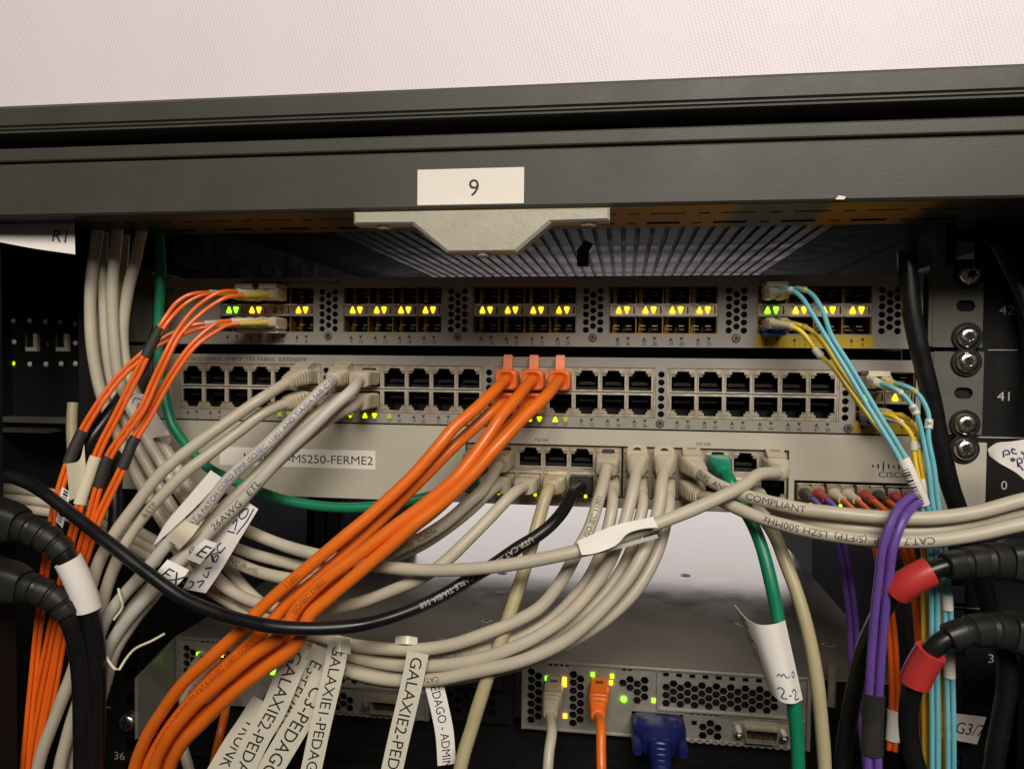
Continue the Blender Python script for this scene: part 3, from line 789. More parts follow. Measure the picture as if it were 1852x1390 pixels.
for px, py in ((902, 891), (968, 894), (1059, 897), (1163, 902), (1185, 902), (1211, 904), (1466, 912), (1520, 914)):
    q = P(px, py, -.5); inst('status_led', LDOTA if px == 1059 else LDOT, sw3, T3(q.x, -.5, q.z))
ear(sw3, -42.5, -3.0, 215, 243.5, (-6.35,), None, m_='paint_light')
ear(sw3, -42.5, -3.0, -241, -220, (), None, m_='paint_light', sx=-232.5)

# ================================================================== server below
YS = 35.0; ZS = -144.3
srv = empty('rack_server', (0, YS, ZS-42), 'steel rack server with two honeycomb trays under a broad bare lid', 'server')
m = MB(); m.box(-226, 221, YS, YS+700, ZS-1, ZS, 'lid_steel'); m.box(-226, -225, YS+.5, YS+700, ZS-42, ZS-1, 'lid_steel'); m.box(220, 221, YS+.5, YS+700, ZS-42, ZS-1, 'lid_steel')
lid = m.obj('lid', srv)
for px, py in ((909, 1036), (880, 1122), (905, 1070), (1340, 1128), (1500, 1165), (1240, 1040)):
    # countersunk screws in the lid
    d = ray(px, py); t = (ZS-CAM.z)/d.z; q = CAM+d*t
    UPM = Matrix.Rotation(math.radians(-90), 4, 'X')
    mb = MB(); mb.lathe([(4.2, .0), (3.9, .35), (2.0, .15), (1.2, .12)], 'steel_tray', T3(q.x, q.y, ZS) @ UPM, 18); mb.lathe([(1.9, .2), (1.6, .26)], 'connector_dark', T3(q.x, q.y, ZS) @ UPM, 12); mb.obj('lid_screw', lid)
m = MB(); m.box(-224, 219, YS+12, YS+400, ZS-41.5, ZS-2, 'chassis_dark'); m.obj('chassis', srv)
def hexg(x0, x1, z0, z1, r, pitch):
    o = []; k = 0; x = x0+r
    while x <= x1-r+1e-6:
        z = z0+r+(pitch*.5 if k % 2 else 0)
        while z <= z1-r+1e-6: o.append((x, z)); z += pitch
        x += pitch*.866; k += 1
    return [[(a+r*math.cos(math.pi*i/3), c+r*math.sin(math.pi*i/3)) for i in range(6)] for a, c in o]
def tray(X0):
    H = []
    def clear(h, boxes):
        a = sum(p[0] for p in h)/6; c = sum(p[1] for p in h)/6
        return not any(b[0] < a < b[1] and b[2] < c < b[3] for b in boxes)
    for h in hexg(3, 41, -39.5, -5, 2.55, 4.9):
        if clear(h, [(12, 29, -40, -5)]): H.append(h)
    for h in hexg(58, 78, -23, -5, 2.55, 4.9):
        if clear(h, [(57, 67, -26, -14)]): H.append(h)
    for h in hexg(105, 119, -41, -27.5, 2.5, 4.9): H.append(h)
    H += hexg(83.5, 153.5, -23.4, -6.2, 2.5, 4.75)
    for k in range(9): H.append(rect(84+k*7.6, 87.4+k*7.6, -5.0, -2.6))
    for k in range(4): H.append(rect(16+k*3.4, 18+k*3.4, -3.2, -1.2))
    for k in range(2): H.append(rect(60+k*3.4, 62.4+k*3.4, -3.2, -1.2))
    for k in range(7): H.append(rect(100+k*3.6, 102+k*3.6, -26.6, -25.2))
    rjs = [(19.6, -17.8), (46.6, -16.8)]
    for a, c in rjs: H.append(rect(a-6.2, a+6.2, c-5, c+5))
    H.append(rect(66, 96, -40, -27)); H.append(rect(101, 104, -33, -30))
    H.append([(129, -38.0), (151.4, -38.0), (153, -31), (127.4, -31)])
    Mx = T3(X0, 0, ZS)
    mb = MB(); mb.plate(rect(.4, 165.5, -42, -.6), H, YS, YS+1, 'steel_tray', Mx); t = mb.obj('tray_panel', srv)
    mb = MB()
    # folded edges and rails on the panel
    for z in (-.9, -41.8): mb.box(X0+.4, X0+165.4, YS-1.2, YS-.05, ZS+z-.4, ZS+z+.4, 'steel_tray')
    mb.box(X0+80.5, X0+82, YS-1.6, YS-.05, ZS-25, ZS-2, 'steel_tray'); mb.box(X0+82, X0+156, YS-1.6, YS-.05, ZS-24.8, ZS-24, 'steel_tray'); mb.box(X0+155, X0+156.4, YS-1.6, YS-.05, ZS-24, ZS-6, 'steel_tray')
    mb.box(X0+165.6, X0+167.6, YS-2, YS+12, ZS-42, ZS-.5, 'steel_tray'); mb.box(X0+.0, X0+.9, YS-2, YS, ZS-42, ZS-.5, 'steel_tray')
    mb.box(X0+118, X0+165.4, YS-1.0, YS-.05, ZS-26.4, ZS-25.6, 'steel_tray')
    for k in range(14): mb.box(X0+100+k*4.4, X0+102.6+k*4.4, YS-1.6, YS-.2, ZS-42.6, ZS-41.4, 'steel_tray')
    mb.obj('folded_edge', t)
    mb = MB(); mb.box(X0+1, X0+165, YS+8, YS+9, ZS-41.5, ZS-1, 'hole_black'); mb.obj('tray_backing', t)
    for a, c in rjs:
        p_ = inst('port', RJM, t, T3(X0+a, YS+.4, ZS+c-.4) @ Matrix.Scale(.85, 4, (1, 0, 0)) @ Matrix.Scale(.82, 4, (0, 0, 1)))
    # serial port
    mb = MB(); Ms = T3(X0+140.2, 0, ZS-34.5)
    o = [(-8.6, -3.9), (8.6, -3.9), (9.8, 3.2), (9.2, 4.3), (-9.2, 4.3), (-9.8, 3.2)]
    i_ = [(-7.7, -3.1), (7.7, -3.1), (8.9, 2.9), (8.5, 3.5), (-8.5, 3.5), (-8.9, 2.9)]
    mb.plate(o, [i_], YS-5.5, YS+.2, 'port_metal', Ms); mb.ngon_prism(i_, YS-1.5, YS-.5, 'connector_dark', Ms)
    for k in range(5): mb.lathe([(.42, 0), (.42, 2.4), (.2, 2.8)], 'contact', Ms @ T3(-5.5+k*2.75, YS-1.4, 1.2), 8)
    for k in range(4): mb.lathe([(.42, 0), (.42, 2.4), (.2, 2.8)], 'contact', Ms @ T3(-4.1+k*2.75, YS-1.4, -1.4), 8)
    mb.plate(rect(-15.5, 15.5, -5, 5.2), [o], YS-.9, YS-.1, 'steel_tray', Ms)
    for k in (-1, 1): mb.lathe([(2.6, 0), (2.6, 4.0), (1.9, 4.6), (1.2, 4.6), (1.1, 2)], 'chrome', Ms @ T3(k*12.6, YS-.9, 0), 6, False)
    mb.obj('serial_port', t)
    return t
def dot(px, py, c, r=1.3, parent=None, Y=None):
    Y = YS-.4 if Y is None else Y; q = P(px, py, Y)
    mb = MB(); mb.ngon_prism(rect(-r, r, -r*1.1, r*1.1), -.4, .3, c, T3(q.x, Y, q.z)); return mb.obj('led', parent)
def psu(X0):
    mb = MB(); H = hexg(4, 42, -38, -18, 2.5, 6.2)
    mb.plate(rect(0, 51.5, -42, -.6), H, YS+2, YS+3, 'black_plastic', T3(X0, 0, ZS)); 
    p_ = mb.obj('power_supply', srv)
    mb = MB(); mb.box(X0+1, X0+51, YS+9, YS+10, ZS-41, ZS-1, 'hole_black'); mb.box(X0+20, X0+46, YS-6, YS+1.8, ZS-17, ZS-8, 'black_plastic'); mb.obj('supply_backing', p_)
    mb = MB(); mb.lathe([(2.3, 0), (2.3, 24)], 'port_metal', T3(X0+9, YS-8, ZS-12) @ Matrix.Rotation(math.radians(-90), 4, 'X'), 12); mb.obj('handle_bar', p_)
    return p_
tl = tray(-224.0); tr = tray(1.3); pl_ = psu(-56.0); pr = psu(169.5)
for px, py, c in ((360, 1184, 'led_green'), (372, 1190, 'led_green'), (360, 1198, 'led_green'), (385, 1188, 'led_orange'), (399, 1182, 'led_orange'), (489, 1205, 'led_green'), (494, 1214, 'led_green')): dot(px, py, c, 1.7, tl)
for px, py, c in ((989, 1226, 'led_green'), (1021, 1228, 'led_orange'), (1021, 1237, 'led_orange'), (1022, 1294, 'led_orange'), (1072, 1219, 'led_green'), (1075, 1232, 'led_green'), (1107, 1222, 'led_lime'), (1105, 1234, 'led_amber'), (1001, 1236, 'led_green'), (1182, 1266, 'led_green')): dot(px, py, c, 1.15, tr)
q = P(1128, 1264, YS-.5); mb = MB(); mb.lathe([(1.9, 0), (1.6, 1.2), (.8, 1.6)], 'led_green', T3(q.x, YS-.5, q.z), 14); mb.obj('led', tr)
q = P(905, 1203, YS); mb = MB(); mb.lathe([(1.7, 0), (1.5, 1.0)], 'led_green', T3(q.x, YS+1, q.z), 14); mb.obj('led', pl_)
# side bracket of the server and its rail screws
mb = MB(); 
b0 = [V((-227, YS, ZS-1)), V((-227, YS, ZS-41)), V((-227, -6, ZS-11)), V((-227, -6, ZS-48))]
mb.add([b0[0], b0[1], b0[3], b0[2]]+[b+V((1.2, 1.2, 0)) for b in (b0[0], b0[1], b0[3], b0[2])], [(0, 1, 2, 3), (7, 6, 5, 4), (0, 4, 5, 1), (1, 5, 6, 2), (2, 6, 7, 3), (3, 7, 4, 0)], 'steel_tray')
mid = [b0[0].lerp(b0[1], .3), b0[2].lerp(b0[3], .3)]
mb.add([mid[0]+V((-.6, -.6, 1)), mid[0]+V((-.6, -.6, -1)), mid[1]+V((-.6, -.6, -1)), mid[1]+V((-.6, -.6, 1))], [(0, 1, 2, 3)], 'chassis_dark')
br = mb.obj('side_bracket', srv)
inst('screw', SCREW, br, T3(-233.5, -2, -183.5)); inst('screw', SCREW, br, T3(-233.5, -2, -223))
# black equipment under the server
blk = empty('blanking_unit', (0, YS+8, -270), 'black slotted unit below the server trays', 'rack unit')
mb = MB(); mb.box(-226, 221, YS+8, YS+400, -272, ZS-44.2, 'black_plastic'); mb.obj('body', blk)
mb = MB()
for k in range(9):
    for j in range(4):
        x = -214+k*48.5; mb.box(x, x+34, YS+7.2, YS+8, ZS-53-j*6.5, ZS-51.6-j*6.5, 'rack_black')
mb.box(-226, 221, YS+4, YS+8, ZS-80, ZS-76, 'rack_black'); mb.obj('grille', blk)
# odd dark kit seen behind the cables, between the pale switch and the server lid
kit = empty('rack_unit', (-190, 240, -130), 'dark boxy unit deep in the rack behind the loops of grey cable', 'rack unit')
mb = MB(); mb.box(-224, -192, 240, 500, -140, -70, 'rack_black'); mb.obj('body', kit)
mb = MB(); mb.box(-216, -206, 236, 239.5, -130, -96, 'ear_grey'); mb.box(-203, -194, 236, 239.5, -128, -78, 'ear_grey'); mb.obj('cover_plate', kit)
# ================================================================== cables
def metal_shield(pa, parent, fl):
    mb = MB(); secloft(mb, pa, [(.5, 11.4, 7.2, 9), (6.2, 11.4, 7.2, 9)], 'port_metal', fl); return mb.obj('shield', parent)
def hood(pa, parent, m, fl, s0, z0, s1, z1, w0, w1, hole=True, rnd=False):
    """guard plate from (s0,z0) on the boot up to (s1,z1) over the latch"""
    def pt(x, k, d):   # x across, k 0..1 along, d thickness
        q = s0+(s1-s0)*k; z = z0+(z1-z0)*k; c = pa.at(q); t, u, v = pa.frame(q, fl)
        nn = (v*(s0-s1)+t*(z1-z0)).normalized() if False else (t*(z1-z0)/max(.1, abs(s1-s0))+v).normalized()
        return c+u*x+v*z+nn*d
    n = 10; mb = MB()
    def outline():
        o = [(-w0/2, 0), (w0/2, 0)]
        if rnd:
            for i in range(n+1):
                a = math.pi*i/n; o.append((w1/2*math.cos(a), .72+.28*math.sin(a)))
        else: o += [(w1/2, .93), (w1/2-.7, 1), (-w1/2+.7, 1), (-w1/2, .93)]
        return o
    hs = []
    if hole:
        if rnd: hs = [[(-2.1, .60), (2.1, .60)]+[(2.1*math.cos(math.pi*i/8), .62+.20*math.sin(math.pi*i/8)) for i in range(9)]]
        else: hs = [[(-2.3, .58), (2.3, .58), (2.3, .80), (-2.3, .80)]]
    sub = MB(); sub.plate(outline(), hs, 0, 1, m)
    mb.add([pt(q.x, q.z, 1.4*(1-q.y)-.2) for q in sub.v], sub.f, m)
    if hole:
        mb.add([pt(x, k, .15) for x, k in ((-2.6, .55), (2.6, .55), (2.6, .86), (-2.6, .86))], [(0, 1, 2, 3)], 'connector_dark')
    # side cheeks
    for sgn in (-1, 1):
        a = [pt(sgn*w0/2, 0, 0), pt(sgn*w1/2, .9, 0), pt(sgn*w1/2, .9, 1.2), pt(sgn*w0/2, 0, 1.2)]
        b = [pa.at(s1+.5)+(pa.frame(s1+.5, fl)[1]*sgn*w0/2)+pa.frame(s1+.5, fl)[2]*3.6]
        mb.add([a[0], a[1], b[0]], [(0, 1, 2)], m)
    return mb.obj('latch_guard', parent)
def plug(parent, pa, style, m, lower=False):
    fl = V((0, 0, -1 if lower else 1)); mb = MB()
    if style in ('ribbed', 'cap', 'wide'):
        W_ = 12.8 if style == 'wide' else 12.2
        secs = [(4.0, W_, 8.6, 8), (12, W_, 8.8, 7), (14.5, 11.6, 9.2, 5)]
        if style == 'cap': secs = [(4.0, W_, 8.6, 8), (8.5, W_, 8.6, 7), (9.0, W_, 6.4, 6, 0, -1.2), (14.5, 11.6, 7.0, 5, 0, -.8)]
        q = 15.0; k = 0
        while q < 26:
            f = (q-15)/11; ww = 11.4-(11.4-8.2)*f; hh = 9.4-(9.4-8.0)*f; e = 5-2.4*f
            secs += [(q, ww-.9, hh-.9, e), (q+.25, ww+.2, hh+.2, e), (q+1.5, ww, hh, e), (q+1.75, ww-.9, hh-.9, e)]; q += 2.2
        secs += [(26.4, 7.8, 7.8, 2.3), (28.6, 7.6, 7.6, 2), (28.9, 6.6, 6.6, 2), (28.9, 5.9, 5.9, 2)]
        secloft(mb, pa, secs, m, fl); o = mb.obj('plug', parent)
        if style == 'cap': hood(pa, o, m, fl, 14, 1.2, 9.0, 8.8, 11.0, 10.4, rnd=True)
        else: hood(pa, o, m, fl, 15, 4.3, 4.5, 8.0, 9.4, 9.0)
    elif style == 'slim':
        secs = [(6, 12.0, 8.4, 9)]
        for k in range(6): secs += [(8+k*1.6, 12.0, 8.4, 8), (8.3+k*1.6, 11.7, 7.9, 8), (8.9+k*1.6, 11.7, 7.9, 8), (9.2+k*1.6, 12.0, 8.4, 8)]
        secs += [(19.5, 12.2, 8.8, 7), (24, 11.4, 8.8, 5), (25, 10.4, 8.2, 4), (25.1, 6.6, 6.6, 2)]
        secloft(mb, pa, secs, m, fl); o = mb.obj('plug', parent)
        mb = MB(); c = pa.at(9); t, u, v = pa.frame(9, fl); Mb = Matrix((u, -t, v)).transposed().to_4x4(); Mb.translation = c
        mb.box(-2.6, 2.6, -1, 5, 4.2, 5.6, 'plug_black', Mb); mb.obj('latch', o)
    elif style == 'orange':
        secs = [(4, 12.2, 8.6, 9), (9.5, 12.2, 8.8, 9), (9.6, 12.8, 10.8, 7), (15, 12.6, 11.2, 6), (17.6, 11.6, 10.6, 4.5), (18.2, 10.2, 9.4, 4), (17.4, 7.4, 7.4, 2), (16.5, 6.2, 6.2, 2)]
        secloft(mb, pa, secs, m, fl); o = mb.obj('plug', parent)
        if not lower:
            mb = MB(); rings = []
            for k in range(9):
                f = k/8; q = 11-5.0*f+1.6*f*f; z = 4.6+9.2*f; c = pa.at(q); t, u, v = pa.frame(q, fl); w_ = 5.6 if k == 0 else (5.0 if k < 8 else 4.4)
                rings.append([c+u*x+v*z+t*y for x, y in ((-w_/2, -.7), (w_/2, -.7), (w_/2, .7), (-w_/2, .7))])
            mb.loft(rings, m, False); mb.obj('latch', o)
    elif style == 'square':
        secloft(mb, pa, [(3, 11.6, 7.6, 9), (4, 12.6, 9.4, 8), (14.5, 12.6, 9.6, 8), (15.6, 11.8, 8.8, 6), (15.7, 6.4, 6.4, 2)], m, fl); o = mb.obj('plug', parent)
        mb = MB(); c = pa.at(8); t, u, v = pa.frame(8, fl); Mb = Matrix((u, -t, v)).transposed().to_4x4(); Mb.translation = c
        for k in range(4): mb.box(-4.5, 4.5, -4+k*2.2, -3+k*2.2, 4.5, 5.0, m, Mb)
        mb.obj('grip', o)
    elif style == 'droplet':
        secloft(mb, pa, [(3, 11.6, 7.6, 9), (4, 12.4, 9.6, 7), (11, 12.6, 10.0, 5), (16, 11.8, 9.8, 3.6), (20, 10, 9.4, 2.8), (24, 8.4, 8.2, 2.3), (25.5, 6.4, 6.4, 2)], m, fl); o = mb.obj('plug', parent)
    if style in ('ribbed', 'cap', 'wide', 'slim', 'orange'): metal_shield(pa, o, fl)
    return o
def start(x, z, out=16): return [V((x, 4, z)), V((x, -4, z)), V((x, -out, z))]
def px(l): return [tuple(q) for q in l]
def cable(label, pts, r, m, style=None, pm=None, lower=False, name='patch_cable', group=None, prints=(), cat='cable', wob=.03, s0=None, n=16):
    pa = Path(ext(pts)); mb = MB()
    a = {'ribbed': 24, 'cap': 24, 'wide': 24, 'slim': 22, 'orange': 14, 'square': 13, 'droplet': 22}.get(style, 0) if s0 is None else s0
    tube(mb, pa, r, m, a, n=n, wob=wob)
    o = mb.obj(name); tag(o, label, cat, group)
    if style: plug(o, pa, style, pm or m, lower)
    for pr in prints:
        mb = MB(); sx, (ax, ay), h, im = pr[:4]; kw = pr[4] if len(pr) > 4 else {}
        cable_text(mb, pa, sx, pa.near(ax, ay), h, r, im, **kw); mb.obj('printing', o)
    return o, pa
GREY = 'grey patch cables from the middle switch'
C2, C3 = COLS2, COLS3
U2, L2, U3, L3 = 26.0, 13.3, -17.4, -30.2

# --- grey pair from the last column of the first port group
cable('grey cable with ribbed hooded plug in the first port block, upper one of its pair', start(C2[5], U2, 14)+px([(478, 717, -38), (425, 753, -46), (363, 797, -54), (315, 834, -60), (285, 862, -63), (244, 915, -67), (207, 966, -70), (181, 1011, -72), (164, 1062, -74), (152, 1120, -76), (136, 1200, -76), (104, 1285, -76), (66, 1400, -76)]), 3.05, 'jacket_grey', 'ribbed', 'plug_grey', group=GREY)
cable('grey cable plugged under the ribbed hooded plug, lower one of its pair', start(C2[5], L2, 14)+px([(480, 745, -34), (430, 782, -42), (376, 823, -50), (340, 850, -55), (311, 877, -58), (259, 934, -62), (228, 980, -65), (207, 1024, -67), (188, 1080, -69), (176, 1140, -70), (150, 1240, -70), (122, 1330, -70), (106, 1400, -70)]), 3.05, 'jacket_grey', 'ribbed', 'plug_grey', True, group=GREY, prints=[('8/ETP', (262, 931), 2.6, 'ink_soft', dict(rev=True))])
# --- printed grey cable and its three neighbours
cable('grey cable with long violet cord printing, from a hooded plug', start(C2[6], U2, 14)+px([(589, 699, -36), (548, 738, -44), (507, 780, -50), (480, 806, -54), (415, 864, -61), (363, 928, -66), (311, 975, -69), (259, 1036, -72), (215, 1086, -73), (186, 1130, -74), (168, 1200, -72), (146, 1290, -66), (130, 1400, -60)]), 3.1, 'jacket_cool', 'ribbed', 'plug_grey', group=GREY,
      prints=[('CAT.6 PATCH CORD PIMF ISO/IEC 11801 AND TIA/EIA 568-C.2-1', (338, 952), 2.5, 'ink_violet', dict(ws=1.0, rev=True))])
cable('grey cable hidden under the violet-printed one, running down with it', start(C2[6], L2, 14)+px([(586, 738, -30), (545, 772, -38), (500, 818, -44), (455, 868, -50), (405, 915, -55), (340, 992, -60), (290, 1042, -63), (240, 1096, -65), (205, 1160, -66), (180, 1250, -64), (150, 1400, -56)]), 3.0, 'jacket_grey', 'ribbed', 'plug_grey', True, group=GREY)
cable('grey cable stamped AWG, from the slim plug beside the free middle ports', start(C2[7], U2, 16)+px([(634, 708, -40), (600, 738, -46), (556, 781, -52), (520, 815, -56), (480, 857, -60), (432, 910, -64), (389, 950, -67), (350, 992, -69), (311, 1030, -71), (272, 1074, -73), (232, 1118, -74), (200, 1166, -74), (180, 1222, -72), (152, 1310, -68), (138, 1400, -62)]), 3.1, 'jacket_cool', 'slim', 'plug_grey', group=GREY,
      prints=[('4P', (345, 996), 2.9, 'ink_soft', dict(shear=.2, rev=True)), ('26AWG   ETL', (385, 954), 3.0, 'ink_soft', dict(shear=.2, ws=1.25, rev=True))])
cable('grey cable from the lower slim plug beside the free middle ports', start(C2[7], L2, 16)+px([(632, 737, -33), (598, 755, -37), (551, 792, -43), (505, 832, -47), (468, 869, -51), (421, 922, -55), (380, 962, -59), (342, 1004, -63), (306, 1042, -66), (270, 1086, -68), (236, 1130, -69), (208, 1176, -70), (190, 1236, -69), (168, 1312, -65), (154, 1400, -60)]), 3.1, 'jacket_cool', 'slim', 'plug_grey', True, group=GREY)

# --- orange cables
OR = 'thick orange patch cables sweeping down to the corner'
OP = 'ink_dark_orange'
cable('orange cable of the first upper orange plug, uppermost in the sweep', start(C2[12], U2, 14)+px([(893, 708, -34), (858, 741, -46), (820, 774, -54), (797, 802, -58), (748, 858, -63), (702, 902, -67), (664, 936, -70), (628, 966, -73), (555, 1027, -78), (478, 1094, -82), (435, 1138, -84), (384, 1186, -84), (332, 1234, -82), (292, 1288, -78), (262, 1338, -74), (240, 1405, -70)]), 3.05, 'jacket_orange', 'orange', 'plug_orange', group=OR, prints=[('11801', (520, 1059), 2.4, OP, dict(rev=True))])
cable('orange cable of the first lower orange plug, tucked against the uppermost one', start(C2[12], L2, 14)+px([(900, 735, -28), (852, 779, -38), (822, 806, -46), (767, 861, -54), (726, 903, -58), (690, 938, -61), (655, 972, -64), (581, 1040, -70), (520, 1090, -74), (477, 1140, -77), (430, 1182, -78), (384, 1224, -77), (330, 1284, -74), (290, 1340, -70), (262, 1405, -66)]), 3.05, 'jacket_orange', 'orange', 'plug_orange', True, group=OR, prints=[('C2 26AWG 4P VERIFIED TO CAT.6 ISO/IEC 11801 CORD', (286, 1344), 2.3, OP, dict(ws=1.0, rev=True))])
cable('orange cable of the second upper orange plug, in the middle of the sweep', start(C2[13], U2, 14)+px([(934, 720, -40), (908, 750, -50), (880, 792, -57), (848, 836, -62), (824, 864, -65), (772, 908, -68), (715, 950, -71), (655, 998, -75), (590, 1046, -79), (540, 1096, -82), (508, 1146, -84), (455, 1186, -84), (405, 1228, -83), (345, 1282, -79), (300, 1340, -75), (276, 1405, -71)]), 3.05, 'jacket_orange', 'orange', 'plug_orange', group=OR, prints=[('ISO/IEC 11801', (532, 1106), 2.4, OP, dict(rev=True))])
cable('orange cable of the second lower orange plug, deepest in the sweep', start(C2[13], L2, 14)+px([(950, 740, -24), (908, 786, -34), (872, 832, -42), (838, 872, -50), (790, 920, -56), (722, 972, -61), (655, 1030, -66), (594, 1072, -70), (555, 1112, -73), (524, 1162, -75), (460, 1212, -75), (410, 1254, -74), (360, 1300, -71), (316, 1350, -67), (292, 1405, -63)]), 3.05, 'jacket_orange', 'orange', 'plug_orange', True, group=OR)
cable('orange cable of the third upper orange plug, lowest and front of the sweep', start(C2[14], U2, 14)+px([(985, 719, -40), (950, 752, -50), (920, 784, -57), (898, 808, -61), (850, 862, -66), (796, 912, -69), (744, 952, -72), (706, 986, -74), (657, 1028, -77), (594, 1082, -81), (560, 1112, -83), (539, 1161, -85), (480, 1208, -85), (430, 1246, -84), (372, 1300, -80), (326, 1350, -76), (304, 1405, -72)]), 3.1, 'jacket_orange', 'orange', 'plug_orange', group=OR)
cable('thin flat orange cable hanging from the lower server tray', px([(413, 1250, 20), (408, 1285, 0), (400, 1320, -10), (390, 1360, -14), (383, 1405, -16)]), 2.4, 'jacket_orange', name='patch_cable')

# --- grey cables of the pale switch, looping to the bundle and up behind the beam
MG = 'grey cables looping from the pale switch up the side of the rack'
VT = dict(
 v1=[(300, 950, -36), (252, 870, -34), (215, 792, -33), (184, 715, -34), (168, 640, -36), (163, 570, -37), (166, 500, -38), (180, 400, -38)],
 v2=[(320, 930, -30), (272, 850, -28), (232, 775, -27), (205, 700, -28), (193, 620, -30), (188, 540, -31), (184, 470, -32), (186, 400, -32)],
 v3=[(335, 905, -36), (290, 835, -34), (250, 765, -33), (217, 690, -34), (206, 610, -36), (203, 530, -37), (207, 470, -38), (214, 400, -38)],
 v4=[(345, 885, -28), (305, 820, -27), (268, 755, -27), (236, 690, -28), (222, 610, -30), (231, 530, -31), (245, 470, -32), (260, 400, -32)],
 v5=[(285, 905, -20), (245, 840, -20), (215, 770, -20), (190, 700, -20), (178, 620, -22), (178, 540, -24), (196, 470, -24), (205, 400, -25)],
 v6=[(300, 930, -13), (260, 870, -12), (225, 800, -12), (205, 720, -12), (200, 620, -14), (212, 540, -16), (222, 470, -16), (226, 400, -17)])
cable('grey cable bent sharply from the end plug, wearing a torn white wrap label', start(C3[11], U3, 12)+[V((C3[11]-1, -22, U3-1))]+px([(1372, 858, -36), (1340, 880, -44), (1260, 918, -54), (1190, 946, -61), (1120, 973, -66), (1040, 997, -70), (960, 1014, -71), (880, 1026, -70), (780, 1031, -66), (690, 1024, -60), (600, 1008, -54), (520, 988, -48), (430, 950, -40), (385, 918, -33)])+VT['v4'], 3.1, 'jacket_grey', 'wide', 'plug_grey', group=MG, s0=20)
M1 = bpy.data.objects[[o.name for o in bpy.data.objects if o.get('label', '').startswith('grey cable bent')][0]]
cable('grey cable stamped RoHS Cable from the slim upper plug under the orange sweep', start(C3[1], U3, 14)+px([(874, 884, -40), (848, 908, -46), (807, 944, -50), (763, 972, -52), (711, 998, -53), (655, 1024, -53), (600, 1042, -52), (560, 1048, -50), (524, 1046, -48), (470, 1034, -45), (420, 1014, -42), (360, 985, -39)])+VT['v2'], 3.1, 'jacket_grey', 'slim', 'plug_grey', group=MG, prints=[('(RoHS)  Cable', (705, 999), 2.9, 'ink_soft', dict(ws=1.1, rev=True)), ('R PVC (RoHS)', (408, 1010), 2.6, 'ink_soft', dict(rev=True))])
cable('grey cable from the lower plug under the slim one, behind the orange sweep', start(C3[1], L3, 14)+px([(884, 890, -32), (850, 922, -37), (807, 956, -41), (763, 984, -43), (700, 1012, -44), (640, 1030, -44), (580, 1030, -43), (520, 1018, -41), (421, 988, -38), (375, 960, -36)])+VT['v3'], 3.0, 'jacket_grey', 'slim', 'plug_grey', True, group=MG)
cable('grey cable from the slim plug beside the yellowish one, lowest long diagonal run', start(C3[2], L3, 14)+px([(925, 895, -36), (880, 942, -44), (842, 980, -50), (804, 1016, -54), (763, 1044, -57), (712, 1066, -58), (660, 1086, -58), (610, 1098, -56), (560, 1104, -54), (500, 1098, -50), (440, 1080, -46), (385, 1045, -42), (340, 1000, -39)])+VT['v1'], 3.05, 'jacket_grey', 'slim', 'plug_grey', True, group=MG)
cable('yellowish grey cable falling from a ribbed lower plug', start(C3[3], L3, 14)+px([(990, 890, -30), (976, 935, -36), (962, 985, -42), (945, 1040, -48), (925, 1100, -54), (905, 1160, -58), (880, 1230, -62), (855, 1310, -66), (830, 1405, -70)]), 3.3, 'jacket_beige', 'ribbed', 'jacket_beige', True)
cable('black network cable with square plug, swinging below all and up to a cut end', start(C3[4], L3, 12)+px([(1034, 893, -30), (1022, 918, -38), (995, 950, -47), (965, 973, -52), (940, 988, -55), (890, 1022, -57), (850, 1046, -60), (800, 1076, -65), (750, 1100, -72), (700, 1118, -79), (650, 1130, -86), (600, 1135, -91), (550, 1136, -95), (500, 1133, -97), (450, 1124, -97), (400, 1110, -96), (330, 1080, -95), (270, 1038, -94), (200, 984, -92), (130, 929, -88), (60, 878, -84), (15, 859, -82)]), 3.15, 'jacket_black', 'square', 'plug_black', True,
      prints=[('UTP CAT.5E PATCH CABLE TIA/EIA 568', (962, 974), 2.5, 'ink_white')])
cable('grey cable stamped ISO/IEC falling from the last plug of the first port block', start(C3[5], U3, 14)+px([(1088, 885, -36), (1082, 905, -40), (1068, 950, -46), (1045, 995, -50), (1015, 1050, -55), (977, 1097, -58), (935, 1122, -60), (899, 1137, -61), (821, 1164, -62), (757, 1174, -62), (692, 1172, -60), (640, 1166, -57), (570, 1148, -52), (500, 1120, -47), (450, 1090, -42), (400, 1050, -36), (340, 980, -28)])+VT['v5'], 3.1, 'jacket_beige' if False else 'jacket_grey', 'slim', 'plug_grey', group=MG, prints=[('ISO-IEC 11801', (1058, 972), 2.4, 'ink_soft', dict(rev=True))])
cable('grey cable with violet printing sagging across the server front', start(C3[5], L3, 14)+px([(1108, 900, -30), (1106, 925, -36), (1090, 990, -42), (1062, 1050, -46), (1003, 1115, -50), (960, 1143, -52), (912, 1163, -53), (868, 1175, -53), (780, 1189, -53), (718, 1191, -52), (653, 1181, -50), (590, 1160, -46), (520, 1125, -42), (455, 1075, -36), (410, 1025, -28), (350, 960, -18)])+VT['v6'], 3.05, 'jacket_grey', 'slim', 'plug_grey', True, group=MG, prints=[('6 PATCH CORD ISO-IEC 11801 AND TIA/EIA 568-C.2-1', (548, 1140), 2.3, 'ink_violet', dict(ws=1.12, rev=True))])
